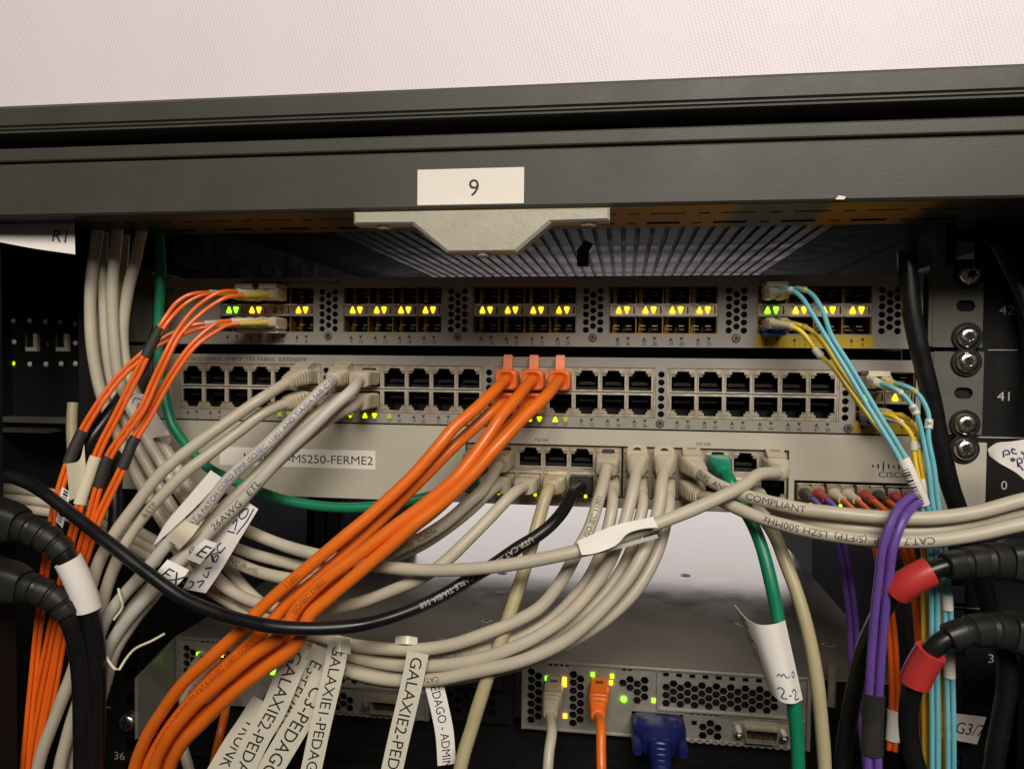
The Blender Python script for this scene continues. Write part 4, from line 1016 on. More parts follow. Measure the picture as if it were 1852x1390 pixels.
cable('grey cable from the first round-capped plug of the second port block', start(C3[6], U3, 14)+px([(1146, 880, -36), (1138, 915, -42), (1118, 980, -50), (1088, 1040, -55), (1029, 1110, -60), (975, 1148, -62), (925, 1172, -63), (870, 1190, -63), (821, 1200, -62), (757, 1204, -60), (690, 1198, -56), (620, 1180, -52), (550, 1150, -46), (470, 1105, -40), (400, 1068, -34), (350, 1030, -28), (310, 980, -22)]), 3.1, 'jacket_grey', 'cap', 'plug_grey', group=MG)
cable('grey cable from the plug below the first round-capped one', start(C3[6], L3, 14)+px([(1163, 905, -30), (1158, 935, -36), (1135, 1010, -43), (1098, 1068, -48), (1045, 1115, -52), (985, 1155, -54), (930, 1182, -55), (860, 1200, -55), (790, 1214, -55), (720, 1216, -53), (640, 1200, -50), (580, 1178, -47), (500, 1136, -42), (420, 1092, -36), (370, 1060, -30), (330, 1020, -24)]), 3.05, 'jacket_grey', 'ribbed', 'plug_grey', True, group=MG)
cable('grey cable from the second round-capped plug, outermost of the sagging loops', start(C3[7], U3, 14)+px([(1196, 880, -36), (1192, 915, -42), (1172, 980, -52), (1140, 1040, -58), (1085, 1105, -63), (1029, 1154, -66), (985, 1178, -67), (938, 1196, -67), (865, 1213, -66), (795, 1227, -64), (718, 1230, -61), (640, 1216, -57), (575, 1190, -53), (500, 1150, -47), (440, 1110, -40)]), 3.1, 'jacket_grey', 'cap', 'plug_grey', group=MG, prints=[('CAT6 UTP', (800, 1226), 2.4, 'ink_soft'), ('PATCH CONFORM TO', (630, 1212), 2.4, 'ink_soft')])
cable('grey cable from the plug below the second round-capped one', start(C3[7], L3, 14)+px([(1210, 905, -30), (1207, 930, -36), (1188, 1000, -44), (1155, 1060, -50), (1110, 1108, -54), (1050, 1150, -57), (985, 1184, -58), (920, 1206, -58), (840, 1224, -57), (760, 1234, -55), (690, 1230, -52), (620, 1210, -48), (540, 1170, -42)]), 3.05, 'jacket_grey', 'ribbed', 'plug_grey', True, group=MG)
# to the far side
NG = 'grey cables leaving sideways past the cisco-style logo'.replace('cisco-style ', '')
cable('grey cable stamped COMPLIANT from the tilted plug, leaving uppermost of three', start(C3[8], U3, 12)+[V((C3[8]+2, -20, U3-1.5))]+px([(1290, 872, -34), (1340, 893, -42), (1400, 909, -48), (1455, 921, -52), (1500, 926, -55), (1555, 932, -57), (1614, 936, -59), (1690, 936, -61), (1766, 926, -63), (1870, 900, -64)]), 3.1, 'jacket_grey', 'wide', 'plug_grey', group=NG, s0=22, prints=[('PAIRS  AND', (1268, 862), 2.6, 'ink_soft'), ('COMPLIANT', (1352, 897), 3.0, 'ink_soft', dict(ws=1.1))])
cable('grey cable stamped SSTP upside down, lowest of the three going sideways', start(C3[8], L3, 12)+[V((C3[8]+2, -20, L3-1.5))]+px([(1300, 903, -36), (1340, 922, -43), (1380, 938, -48), (1440, 955, -53), (1500, 967, -56), (1582, 977, -60), (1640, 979, -62), (1690, 977, -64), (1766, 966, -66), (1870, 944, -67)]), 3.1, 'jacket_grey', 'wide', 'plug_grey', True, group=NG, s0=22, prints=[('CAT.7  SSTP  (S/FTP)  LSZH 500MHz', (1690, 977), 2.9, 'ink_soft', dict(rev=True, ws=1.1))])
cable('grey cable sandwiched in the middle of the three going sideways', start(C3[10], L3, 12)+px([(1382, 902, -28), (1402, 921, -38), (1440, 936, -44), (1490, 948, -49), (1560, 956, -53), (1620, 960, -55), (1690, 958, -57), (1766, 944, -58), (1870, 920, -58)]), 3.0, 'jacket_grey', 'ribbed', 'plug_grey', True, group=NG)
cable('green cable from the glossy green plug, dropping past the server with a handwritten flag', start(C3[9], U3, 14)+px([(1322, 872, -26), (1340, 912, -28), (1360, 945, -32), (1378, 990, -38), (1396, 1060, -44), (1410, 1130, -48), (1424, 1200, -52), (1438, 1290, -55), (1444, 1405, -56)]), 3.15, 'jacket_green', 'droplet', 'plug_green')
cable('pale beige cable dropping beside the green one', px([(1380, 935, -22), (1402, 970, -26), (1422, 1020, -32), (1444, 1080, -38), (1463, 1150, -43), (1476, 1220, -46), (1485, 1300, -48), (1492, 1405, -50)]), 3.25, 'jacket_beige')
cable('green cable coming down the side and across the pale switch to its first port', start(C3[0], L3, 10)+px([(842, 872, -20), (800, 890, -24), (737, 906, -27), (672, 916, -29), (607, 917, -30), (530, 907, -30), (473, 890, -30), (404, 860, -28), (376, 845, -27), (337, 804, -24), (311, 765, -22), (300, 726, -21), (291, 680, -20), (287, 620, -20), (288, 561, -20), (291, 510, -20), (287, 400, -20)]), 2.75, 'jacket_green', 'square', 'plug_grey', True, prints=[('CAT.5E', (484, 896), 2.2, 'ink', dict(rev=True))])
cable('grey cable with a box plug beneath the orange sweep', start(C3[0], U3, 14)+px([(840, 868, -34), (800, 905, -30), (760, 945, -30), (700, 985, -33), (640, 1005, -35)]), 2.9, 'jacket_grey', 'slim', 'plug_grey')
# server cables
q1 = V((1.3+19.6, YS+4, ZS-18.1)); q2 = V((1.3+46.6, YS+4, ZS-17.1))
cable('grey cable plugged into the server tray under a glowing orange light', [q1, q1+V((0, -8, 0)), q1+V((0, -18, -.5)), q1+V((-.3, -26, -4))]+px([(998, 1325, -6), (993, 1360, -14), (990, 1410, -20)]), 2.9, 'jacket_grey', 'ribbed', 'plug_grey')
cable('orange cable plugged into the server tray between two green lights', [q2, q2+V((0, -8, 0)), q2+V((0, -18, -.5)), q2+V((0, -26, -4))]+px([(1087, 1310, -4), (1087, 1350, -12), (1088, 1410, -20)]), 2.7, 'jacket_orange', 'ribbed', 'jacket_orange')
q3 = V((-224+19.6, YS+4, ZS-18.1))
cable('grey cable plugged into the far server tray behind the orange sweep', [q3, q3+V((0, -8, 0)), q3+V((0, -18, -.5)), q3+V((-1, -26, -6))]+px([(332, 1290, -6), (330, 1340, -12), (345, 1410, -20)]), 2.9, 'jacket_grey', 'ribbed', 'plug_grey')

# --- blue monitor plugs
def vga(X, Z, label, dx=0):
    Pp = [V((X, YS, Z)), V((X+dx*.2, YS-10, Z)), V((X+dx*.5, YS-26, Z-3)), V((X+dx*.8, YS-40, Z-12)), V((X+dx, YS-52, Z-30)), V((X+dx, YS-58, Z-70))]
    pa = Path(Pp); e = empty('monitor_cable', (X, YS-10, Z), label, 'cable')
    mb = MB(); secloft(mb, pa, [(0, 20, 9, 6), (1, 31, 14.5, 6), (14, 31, 15.5, 6), (17, 29, 14, 5), (19, 22, 13.5, 4), (24, 19, 13, 3.5), (24.5, 15, 12, 3)], 'vga_blue'); o = mb.obj('plug', e)
    mb = MB(); secs = []; q = 24
    while q < 44: f = (q-24)/20; d = 14-5*f; secs += [(q, d-1.5, d-1.5, 2.4), (q+.4, d, d, 2.4), (q+1.8, d, d, 2.4), (q+2.2, d-1.5, d-1.5, 2.4)]; q += 2.8
    secloft(mb, pa, secs, 'vga_blue'); mb.obj('strain_relief', e)
    mb = MB(); tube(mb, pa, 3.6, 'vga_blue', 42); mb.obj('cord', e)
    for k in (-1, 1):
        mb = MB(); c = pa.at(12); t, u, v = pa.frame(12); Mb = Matrix((u, -t, v)).transposed().to_4x4(); Mb.translation = c+u*k*12.6
        mb.lathe([(2.9, -4), (3.1, 3), (3.1, 16), (2.6, 18)], 'vga_blue', Mb, 14); mb.obj('thumbscrew', e)
vga(1.3+81, ZS-34, 'dark blue monitor plug with thumbscrews in the server tray', 1)
vga(-224+81, ZS-34, 'dark blue monitor plug half hidden behind hanging paper labels', -2)

# ================================================================== fibre cables
def pair_pts(mid, h):
    pa = Path(ext(mid)); n = max(4, int(pa.L/14)); A = []; B = []
    for i in range(n+1):
        q = pa.L*i/n; _, a, _ = pa.vframe(q); c = pa.at(q); A.append(c+a*h); B.append(c-a*h)
    return A, B, pa
def connector(parent, pa, boot, body='boot_cream', L=18, BL=15, sc=1.):
    mb = MB(); secloft(mb, pa, [(0, 4.6*sc, 5.6*sc, 6), (L*.55, 4.8*sc, 6*sc, 6), (L*.8, 5*sc, 6*sc, 4), (L, 4.4*sc, 4.8*sc, 3)], body); o = mb.obj('connector', parent)
    mb = MB(); secloft(mb, pa, [(L-.5, 4.2*sc, 4.4*sc, 2.4), (L+.2, 4.5*sc, 4.5*sc, 2), (L+1, 3.9*sc, 3.9*sc, 2), (L+BL-1.5, 2.9*sc, 2.9*sc, 2), (L+BL-1.4, 3.2*sc, 3.2*sc, 2), (L+BL, 3.1*sc, 3.1*sc, 2)], boot); mb.obj('boot', o)
    return o
def fibre(label, starts, heads, mid, r, mats, boots, group=None, latch=None, up=1, sleeves=(), L=18, BL=15, body='boot_cream', sc=1.):
    """starts: cage positions of the two cores; heads: picture points where each boot ends; mid: centre line of the pair after that"""
    e = empty('fibre_cable', starts[0] if starts else W(mid[0]), label, 'fibre cable', group)
    A, B, pm = pair_pts(mid, r*1.04); pas = []
    for k, (seq) in enumerate((B, A)):
        pre = []
        if starts:
            s_ = V(starts[k]); pre = [s_, s_+V((0, -8, 0)), s_+V((0, -L*.85, 0))]+[h for h in heads[k]]
        pa = Path(pre+seq, 2.0); pas.append(pa)
        mb = MB(); tube(mb, pa, r, mats[k], L if starts else 0, n=10); mb.obj('core', e)
        if starts: cn = connector(e, pa, boots[k], body, L, BL, sc)
    if starts and latch:
        mb = MB(); a = (pas[0].at(8)+pas[1].at(8))/2
        mb.cbox(a.x-6, a.x+6, a.y-6, a.y+6, a.z+up*2.6-1, a.z+up*2.6+1, latch); mb.box(a.x-5.2, a.x+5.2, a.y-4, a.y+8, a.z+up*5.0-.9, a.z+up*5.0+.9, latch); mb.box(a.x-5.2, a.x+5.2, a.y-6, a.y-3, a.z+up*3.0-1.2, a.z+up*5.0+.9, latch)
        mb.obj('duplex_clip', e)
    for (p0, p1, rx_, ry_, m_, nm) in sleeves:
        mb = MB(); tube(mb, pm, ry_, m_, pm.near(*p0), pm.near(*p1), n=18, rx=rx_); mb.obj(nm, e)
    return e, pm, pas
FG = 'orange fibre cables sweeping down from the upper switch'
cc = COLS1
def lc(ci, z): return [(cc[ci]-3.1, 0, z), (cc[ci]+3.1, 0, z)]
ZU, ZL = 72.4, 56.8
fo = ['fibre_orange']*2; bwy = ['boot_white', 'boot_yellow']
P1, pm1, _ = fibre('orange fibre pair from the innermost upper connector, ending past a torn white flag', lc(1, ZU), ([(350, 531, -38), (322, 545, -42)], [(368, 533, -34), (336, 549, -39)]),
  px([(300, 580, -48), (283, 606, -50), (262, 648, -53), (240, 692, -56), (222, 728, -58), (200, 772, -61), (178, 815, -64), (160, 862, -67), (143, 915, -70), (131, 968, -72), (116, 1032, -72), (100, 1105, -70), (84, 1180, -68), (66, 1265, -66), (52, 1340, -66), (42, 1405, -66)]), 1.12, fo, bwy, FG, 'boot_cream', 1, [((289, 592), (262, 644), 2.7, 1.8, 'sleeve_black', 'heat_shrink')])
P2, pm2, _ = fibre('orange fibre pair spreading apart from the outer upper connector', lc(2, ZU), ([(404, 527, -40), (385, 534, -44), (350, 560, -48)], [(420, 536, -36), (404, 540, -40), (366, 565, -45)]),
  px([(322, 604, -52), (300, 646, -56), (277, 695, -59), (258, 738, -62), (228, 780, -65), (206, 812, -67), (192, 834, -69), (178, 880, -71), (160, 945, -73), (144, 1000, -74), (120, 1070, -74), (104, 1130, -72), (90, 1200, -70), (72, 1290, -68), (54, 1405, -66)]), 1.12, fo, bwy, FG, 'boot_cream', 1, [((197, 826), (182, 880), 2.7, 1.9, 'sleeve_black', 'heat_shrink')])
P3, pm3, _ = fibre('orange fibre pair leaving the lower connectors first, outermost with a black sleeve high up', lc(1, ZL), ([(352, 587, -30), (322, 597, -33)], [(370, 592, -28), (335, 603, -31)]),
  px([(285, 622, -38), (255, 645, -42), (225, 672, -46), (196, 706, -50), (172, 742, -54), (152, 775, -57), (135, 810, -60), (120, 848, -63), (106, 895, -66), (95, 940, -68), (84, 1010, -68), (76, 1080, -68), (68, 1150, -68), (60, 1230, -68), (52, 1310, -68), (44, 1405, -68)]), 1.12, fo, bwy, FG, 'boot_cream', -1, [((149, 780), (124, 838), 3.0, 2.1, 'sleeve_black', 'heat_shrink')])
P4, pm4, _ = fibre('orange fibre pair crossing lowest over the port row, black sleeve near the green cable', lc(2, ZL), ([(398, 582, -34), (380, 592, -38)], [(412, 588, -31), (395, 597, -35)]),
  px([(352, 622, -44), (326, 655, -48), (300, 695, -52), (276, 740, -56), (252, 780, -60), (240, 800, -62), (224, 840, -65), (205, 880, -68), (182, 925, -71), (168, 968, -73), (150, 1020, -74), (128, 1090, -72), (112, 1160, -70), (98, 1240, -68), (80, 1330, -66), (66, 1405, -66)]), 1.12, fo, bwy, FG, 'boot_cream', -1, [((244, 788), (217, 844), 2.8, 2.0, 'sleeve_black', 'heat_shrink')])
# flags on the fibres
def flag(parent, top, bot, m='paper', name='flag', n=12, k=8, sag=0, label=None):
    s_ = Sheet(top, bot, n, k, sag); mb = MB(); s_.mesh(mb, m); o = mb.obj(name, parent)
    if label: tag(o, label)
    return s_, o
flag(P1, [(152, 803, -67), (143, 832, -68), (120, 838, -66)], [(155, 850, -69), (140, 896, -70), (126, 905, -68)], 'paper_cream')
mb = MB(); tube(mb, pm1, 1.9, 'paper_cream', pm1.near(172, 826), pm1.near(147, 912), rx=2.9); mb.obj('wrap_label', P1)
s_, o = flag(P3, [(112, 880, -66), (128, 890, -64)], [(100, 940, -68), (113, 955, -66)], 'paper')
mb = MB()
for k in range(11): s_.stroke(mb, [(.25, .06+k*.085), (.75, .06+k*.085)], random.choice((.5, .9, 1.2)), 'ink')
mb.obj('bar_code', o)

# uplink fibres of the upper switch
UG = 'aqua and yellow fibre cables of the uplink ports'
def lcx(x, z): return [(x-3.1, 0, z), (x+3.1, 0, z)]
xu = cc[16]
T1, tm1, tp = fibre('aqua fibre pair from the upper uplink connector, with a bar-coded white sleeve', lcx(xu, ZU), ([(1428, 523, -30), (1448, 536, -32), (1468, 566, -36)], [(1444, 521, -28), (1466, 530, -30), (1486, 558, -34)]),
  px([(1500, 610, -42), (1534, 665, -46), (1568, 722, -50), (1604, 782, -54), (1634, 830, -57), (1652, 870, -58), (1668, 905, -56), (1680, 945, -52), (1688, 1000, -50), (1690, 1080, -49), (1690, 1200, -49), (1691, 1405, -49)]), 1.15, ['jacket_aqua']*2, ['boot_white', 'boot_yellow'], UG, 'boot_cream', 1, [((1634, 830), (1672, 912), 2.7, 1.9, 'label_white', 'wrap_label')])
mb = MB(); s0 = tm1.near(1642, 846); s1 = tm1.near(1671, 906); q = s0
while q < s1:
    wd = random.choice((.35, .6, .9)); p0 = []
    for s_ in (q, q+wd):
        t, a, n = tm1.vframe(s_)
        for f in (-.1, .5, 1.0): ang = f; p0.append(tm1.at(s_)-a*(2.78*math.sin(ang))*1+n*(1.98*math.cos(ang)))
    mb.add(p0, [(0, 1, 4, 3), (1, 2, 5, 4)], 'ink'); q += wd+random.choice((.4, .6, .9))
mb.obj('bar_code', T1)
T2, tm2, tp2 = fibre('yellow fibre pair with a blue clip, running under the aqua pair', lcx(xu, ZL), ([(1432, 590, -30), (1452, 602, -32), (1478, 636, -34)], [(1446, 588, -28), (1468, 598, -30), (1498, 632, -31)]),
  px([(1512, 664, -35), (1548, 714, -39), (1584, 762, -43), (1620, 806, -46), (1644, 846, -48), (1664, 886, -47), (1673, 930, -43), (1675, 1000, -42), (1675, 1100, -42), (1676, 1250, -42), (1677, 1405, -42)]), 1.1, ['jacket_yellow']*2, ['boot_cream', 'boot_yellow'], UG, 'latch_blue', -1, [])
mb = MB(); s0 = tp2[0].near(1481, 626); tube(mb, tp2[0], 1.9, 'boot_white', s0, s0+5); mb.obj('clip', T2)
x2 = 187.3
T3_, tm3, tp3 = fibre('aqua fibre pair tagged with small letters, from the uplink cage of the middle switch', lcx(x2, 27.2), ([(1612, 700, -26), (1634, 714, -28), (1656, 745, -32)], [(1638, 698, -26), (1660, 712, -28), (1679, 748, -31)]),
  px([(1674, 790, -34), (1682, 830, -36), (1688, 880, -38), (1696, 940, -38), (1706, 1000, -44), (1713, 1080, -47), (1717, 1200, -47), (1720, 1405, -47)]), 1.15, ['jacket_aqua']*2, ['boot_white', 'boot_yellow'], UG, 'boot_cream', 1, [((1711, 1076), (1713, 1102), 2.4, 2.2, 'label_white', 'wrap_label'), ((1714, 1180), (1716, 1225), 2.5, 2.2, 'label_white', 'wrap_label')])
for k, ch, pxy in ((0, 'B', (1653, 730)), (1, 'A', (1682, 760))):
    mb = MB(); s0 = tp3[k].near(*pxy); tube(mb, tp3[k], 1.9, 'boot_white', s0, s0+4.6); cable_text(mb, tp3[k], ch, s0+1.3, 2.2, 1.9, 'ink'); mb.obj('letter_tag', T3_)
T4, tm4, tp4 = fibre('yellow fibre pair from the lower uplink cage of the middle switch, with white clips', lcx(x2, 11.3), ([(1614, 752, -26), (1632, 766, -28), (1650, 790, -30)], [(1634, 752, -24), (1652, 768, -26), (1664, 795, -28)]),
  px([(1658, 818, -31), (1664, 850, -33), (1672, 890, -34), (1690, 940, -35), (1702, 1010, -36), (1704, 1100, -38), (1704, 1250, -38), (1704, 1405, -38)]), 1.1, ['jacket_yellow']*2, ['boot_cream', 'boot_yellow'], UG, 'latch_blue', -1, [((1667, 866), (1676, 900), 2.5, 1.9, 'label_white', 'wrap_label')])
for k, pxy in ((0, (1651, 798)), (1, (1664, 800))):
    mb = MB(); s0 = tp4[k].near(*pxy); tube(mb, tp4[k], 1.9, 'boot_white', s0, s0+4.2); mb.obj('clip', T4)
# fibres of the pale switch: coloured boots in four cages
S4 = [158.3+14.9*k for k in range(4)]
def h4(k, a=(5, 26)): 
    x = S4[k]; return ([V((x+a[0]-4.5, -a[1], -36.5)), V((x+a[0]-2, -32, -46))], [V((x+a[0]+2.5, -a[1], -36.5)), V((x+a[0]+4, -32, -46))])
BO = dict(L=5, BL=17, body='port_metal', sc=1.45)
def s4(k): return [(S4[k]-3.4, 2, -31.8), (S4[k]+3.4, 2, -31.8)]
fibre('thin purple fibre pair with dark and red boots in the first small cage', s4(0), h4(0), px([(1513, 960, -20), (1524, 1000, -14), (1534, 1060, -10), (1542, 1120, -8), (1545, 1200, -8), (1560, 1300, -8), (1572, 1405, -8)]), 1.5, ['jacket_purple']*2, ['boot_dark', 'boot_red'], **BO)
F2, f2m, _ = fibre('orange fibre pair with cream boots, white tag near its lower end', s4(1), h4(1), px([(1575, 950, -24), (1590, 1000, -22), (1600, 1060, -22), (1609, 1112, -22), (1616, 1190, -22), (1618, 1270, -22), (1613, 1356, -22)]), 1.3, fo, ['boot_cream', 'boot_cream'], sleeves=[((1617, 1284), (1615, 1338), 3.3, 2.2, 'paper', 'wrap_label')], **BO)
F3, f3m, _ = fibre('orange fibre pair with red and dark boots, passing behind the red power sleeve', s4(2), h4(2), px([(1625, 950, -26), (1642, 1000, -26), (1656, 1056, -28), (1664, 1120, -30), (1667, 1180, -32), (1672, 1260, -34), (1672, 1320, -36), (1668, 1372, -36)]), 1.5, fo, ['boot_red', 'boot_dark'], **BO)
F4, f4m, _ = fibre('thick purple fibre pair arching over the grey cables, black sleeve low down', s4(3), ([V((S4[3]-4, -26, -34)), ], [V((S4[3]+2, -26, -34))]), px([(1668, 899, -48), (1650, 906, -60), (1634, 922, -68), (1618, 950, -72), (1606, 990, -73), (1599, 1040, -72), (1592, 1100, -70), (1587, 1160, -68), (1582, 1230, -66), (1579, 1300, -64), (1578, 1360, -64), (1580, 1405, -64)]), 1.9, ['jacket_purple']*2, ['boot_red', 'boot_red'], sleeves=[((1581, 1254), (1578, 1366), 4.6, 2.8, 'sleeve_black', 'heat_shrink')], L=5, BL=14, body='port_metal', sc=1.3)

# ================================================================== black power leads
def power(label, pts, r, plug_s, ribs, bodysz, sleeve=None, sm=None, sr=0, name='power_cable'):
    """path starts inside the plug body"""
    pa = Path(ext(pts)); e = empty(name, W(pts[0]), label, 'power cable'); a, b = plug_s
    mb = MB(); w_, h_ = bodysz
    secloft(mb, pa, [(0, w_, h_, 5), (a*.55, w_, h_, 5), (a*.8, w_*.94, h_*.94, 4.5), (a, w_*.8, h_*.84, 4)], 'power_black', V((0, -1, 0)) if False else V((0, 0, 1))); o = mb.obj('plug', e)
    mb = MB(); secs = []; q = a; k = 0; ee = 2.5 if w_ < 20.5 else 3.6
    while q < b-1:
        f = (q-a)/(b-a); d = w_*.80*(1-f)+f*(2*r+2.2)
        secs += [(q, d*.84, d*.85, ee), (q+.5, d*.98, d*.98, ee), (q+1.2, d, d, ee), (q+ribs*.74, d*.97, d*.97, ee), (q+ribs*.8, d*.84, d*.85, ee)]; q += ribs
    secloft(mb, pa, secs, 'power_black'); mb.obj('strain_relief', o)
    mb = MB(); tube(mb, pa, r, 'jacket_black', a, wob=.02, n=18); mb.obj('cord', e)
    if sleeve:
        mb = MB(); tube(mb, pa, sr, sm, pa.near(*sleeve[0]), pa.near(*sleeve[1]), n=20); mb.obj('colour_sleeve' if sm == 'sleeve_red' else 'wrap_label', e)
    return e, pa
power('black power lead wrapped in red, upper of the two ribbed plugs', px([(1880, 1012, -62), (1840, 1014, -66), (1780, 1015, -70), (1740, 1018, -72), (1700, 1026, -74), (1665, 1041, -74), (1632, 1061, -72), (1606, 1088, -66), (1584, 1126, -58), (1562, 1180, -50), (1545, 1250, -46), (1532, 1320, -44), (1522, 1410, -44)]), 4.0, (18, 46), 9.5, (19.5, 17.5), ((1680, 1033), (1622, 1068)), 'sleeve_red', 6.3)
power('black power lead wrapped in red, lower of the two ribbed plugs', px([(1890, 1150, -66), (1850, 1146, -70), (1800, 1140, -74), (1760, 1140, -77), (1722, 1150, -78), (1692, 1168, -78), (1674, 1194, -76), (1658, 1224, -74), (1646, 1264, -72), (1643, 1310, -70), (1650, 1360, -70), (1662, 1410, -70)]), 4.1, (20, 46), 9.5, (19, 17.5), ((1684, 1178), (1654, 1234)), 'sleeve_red', 6.4)
power('black power lead with a white wrap label, upper plug beside the orange fibres', px([(-30, 930, -98), (0, 940, -98), (40, 952, -98), (80, 970, -97), (112, 996, -95), (132, 1030, -93), (148, 1066, -91), (160, 1105, -89), (170, 1160, -87), (173, 1220, -85), (172, 1290, -83), (168, 1405, -82)]), 4.9, (20, 42), 6.4, (17.5, 18), ((133, 1008), (165, 1100)), 'paper', 6.2)
power('black power lead curving down from the lower plug beside the orange fibres', px([(-30, 1040, -100), (0, 1048, -100), (36, 1058, -100), (72, 1068, -99), (102, 1084, -97), (124, 1116, -95), (138, 1156, -92), (147, 1210, -90), (150, 1280, -88), (150, 1405, -86)]), 4.6, (22, 44), 6.6, (17, 17.5))
def plain(label, pts, r, m, name='power_cable', cat='power cable', **k):
    pa = Path(ext(pts)); mb = MB(); tube(mb, pa, r, m, n=16, wob=.02); o = mb.obj(name); tag(o, label, cat); return o, pa
plain('thick black cable running down over the end of the two grey switches', px([(1640, 455, -26), (1643, 500, -27), (1650, 570, -28), (1665, 640, -28), (1684, 720, -27), (1700, 800, -26), (1716, 870, -24), (1736, 930, -20), (1760, 1000, -16), (1790, 1100, -14)]), 4.4, 'jacket_black')
plain('black cable in the dark corner behind the flag label', px([(1800, 440, -8), (1832, 500, -8), (1862, 570, -10), (1880, 640, -12), (1900, 760, -16)]), 4.0, 'jacket_black')
plain('black cable looping down below the lower ribbed plug', px([(1790, 1150, -60), (1816, 1180, -62), (1822, 1230, -62), (1812, 1300, -62), (1795, 1405, -62)]), 4.2, 'jacket_black')
plain('black cable passing slantwise behind the orange fibres', px([(302, 520, -14), (285, 600, -16), (262, 650, -20), (232, 700, -28), (196, 752, -42), (165, 795, -50), (138, 850, -52), (120, 930, -50)]), 3.6, 'jacket_black')
plain('dark cable dropping between the grey bundle and the fibres', px([(215, 800, -30), (210, 880, -46), (205, 960, -52), (190, 1040, -56), (176, 1100, -58)]), 3.2, 'jacket_black')
for i, (yy, lb) in enumerate(((888, 'upper'), (905, 'middle'), (922, 'lower'))):
    plain(f'grey cable crossing the dark corner at cut black end, {lb} of three', px([(-20, yy-8, -30), (40, yy-3, -30), (100, yy+6, -32), (160, yy+26, -34), (230, yy+62, -34), (290, yy+95, -26)]), 3.0, 'jacket_grey', 'patch_cable', 'cable')
plain('short grey cable end standing against the dark shelf edge', px([(132, 728, 8), (130, 770, 6), (132, 820, 4), (140, 900, 0)]), 3.2, 'jacket_beige', 'patch_cable', 'cable')
plain('thin white thread tied round the grey cables', px([(214, 1064, -78), (218, 1080, -80), (222, 1096, -79), (206, 1120, -80)]), .6, 'paper_cream', 'string', 'string')
plain('pale twist tie sticking out under the grey cables', px([(186, 1160, -80), (192, 1186, -82), (205, 1206, -83), (214, 1212, -83), (224, 1196, -80), (245, 1172, -70), (275, 1158, -62), (298, 1145, -58)]), .65, 'paper_cream', 'twist_tie', 'tie')

# ================================================================== paper and tape labels
def label_thing(name, text_, top, bot, m='tape', cat='label', n=24, k=10, sag=0., group=None):
    s_ = Sheet(top, bot, n, k, sag); mb = MB(); s_.mesh(mb, m); o = mb.obj(name); tag(o, text_, cat, group); return s_, o
def strip(lbl, cen, wpx, Y, words_, m='tape', h=.52, u0=.06, ws=1.0, dep=None):
    """tape strip hanging along a centre line given in picture points"""
    pts = [P(x, y, Y+(dep[i] if dep else 0)) for i, (x, y) in enumerate(cen)]
    L_ = []; R_ = []
    for i, p in enumerate(pts):
        t = (pts[min(i+1, len(pts)-1)]-pts[max(i-1, 0)]).normalized(); n = (CAM-p).normalized(); a = n.cross(t).normalized()
        hw = wpx/2/ FPX*(p-CAM).dot(CF)
        R_.append(p+a*hw); L_.append(p-a*hw)
    # text runs down the strip, tops of letters towards the right
    s_, o = label_thing('tape_label', lbl, R_, L_, m)
    # make v grow from right edge to left edge
    mb = MB(); s_.text(mb, words_, u0, .5+h/2, h, 'ink', 'u', 1, -1, ws); mb.obj('lettering', o)
    return s_, o
strip('cream tape label reading GALAXIE2-PEDAGO, nearest the orange sweep', [(542, 1168), (520, 1222), (494, 1284), (464, 1336), (432, 1405)], 46, -68, 'GALAXIE2-PEDAGO', h=.46, u0=.03, ws=1.12, dep=[6, 0, 0, 0, 0])
strip('cream tape label ending in TRUNK, folded behind the GALAXIE2 tape', [(480, 1270), (455, 1310), (428, 1350), (396, 1405)], 52, -63, 'TRUNK', h=.42, u0=.24, ws=1.0)
strip('cream tape label with FERME3-PEDAGO partly covered, in the gap between two tapes', [(586, 1172), (560, 1222), (530, 1276), (500, 1330)], 44, -62, 'E3-PEDAGO', h=.48, u0=.14)
strip('cream tape label with C3-PEDAGO, tilted under the GALAXIE1 tape', [(588, 1218), (562, 1270), (530, 1322), (480, 1405)], 46, -65, 'C3-PEDAGO', h=.5, u0=.12, ws=1.1)
strip('cream tape label reading GALAXIE1-PEDAGO, hanging from the grey loop', [(614, 1152), (606, 1200), (592, 1260), (578, 1320), (560, 1405)], 37, -71, 'GALAXIE1-PEDAGO', h=.5, u0=.05, ws=1.12)
strip('cream tape label reading GALAXIE2-PEDAGO, beside the serial port', [(756, 1180), (746, 1230), (732, 1290), (718, 1350), (706, 1405)], 39, -69, 'GALAXIE2-PEDAGO', h=.52, u0=.03, ws=1.1)
strip('small curled label reading PEDAGO - ADMIN', [(782, 1224), (793, 1270), (804, 1325), (808, 1382)], 33, -62, 'PEDAGO - ADMIN', 'paper', h=.46, u0=.03, ws=.92)
label_thing('tape_label', 'blank fold of tape clasped round the grey loop over the GALAXIE1 tape', [(592, 1152, -66), (612, 1149, -70), (634, 1152, -66)], [(594, 1176, -68), (613, 1178, -73), (634, 1182, -68)], 'tape')
label_thing('tape_label', 'blank fold of tape standing above the grey loop by the serial port', [(716, 1150, -60), (736, 1149, -63), (755, 1152, -60)], [(714, 1164, -62), (735, 1164, -65), (755, 1166, -62)], 'tape')
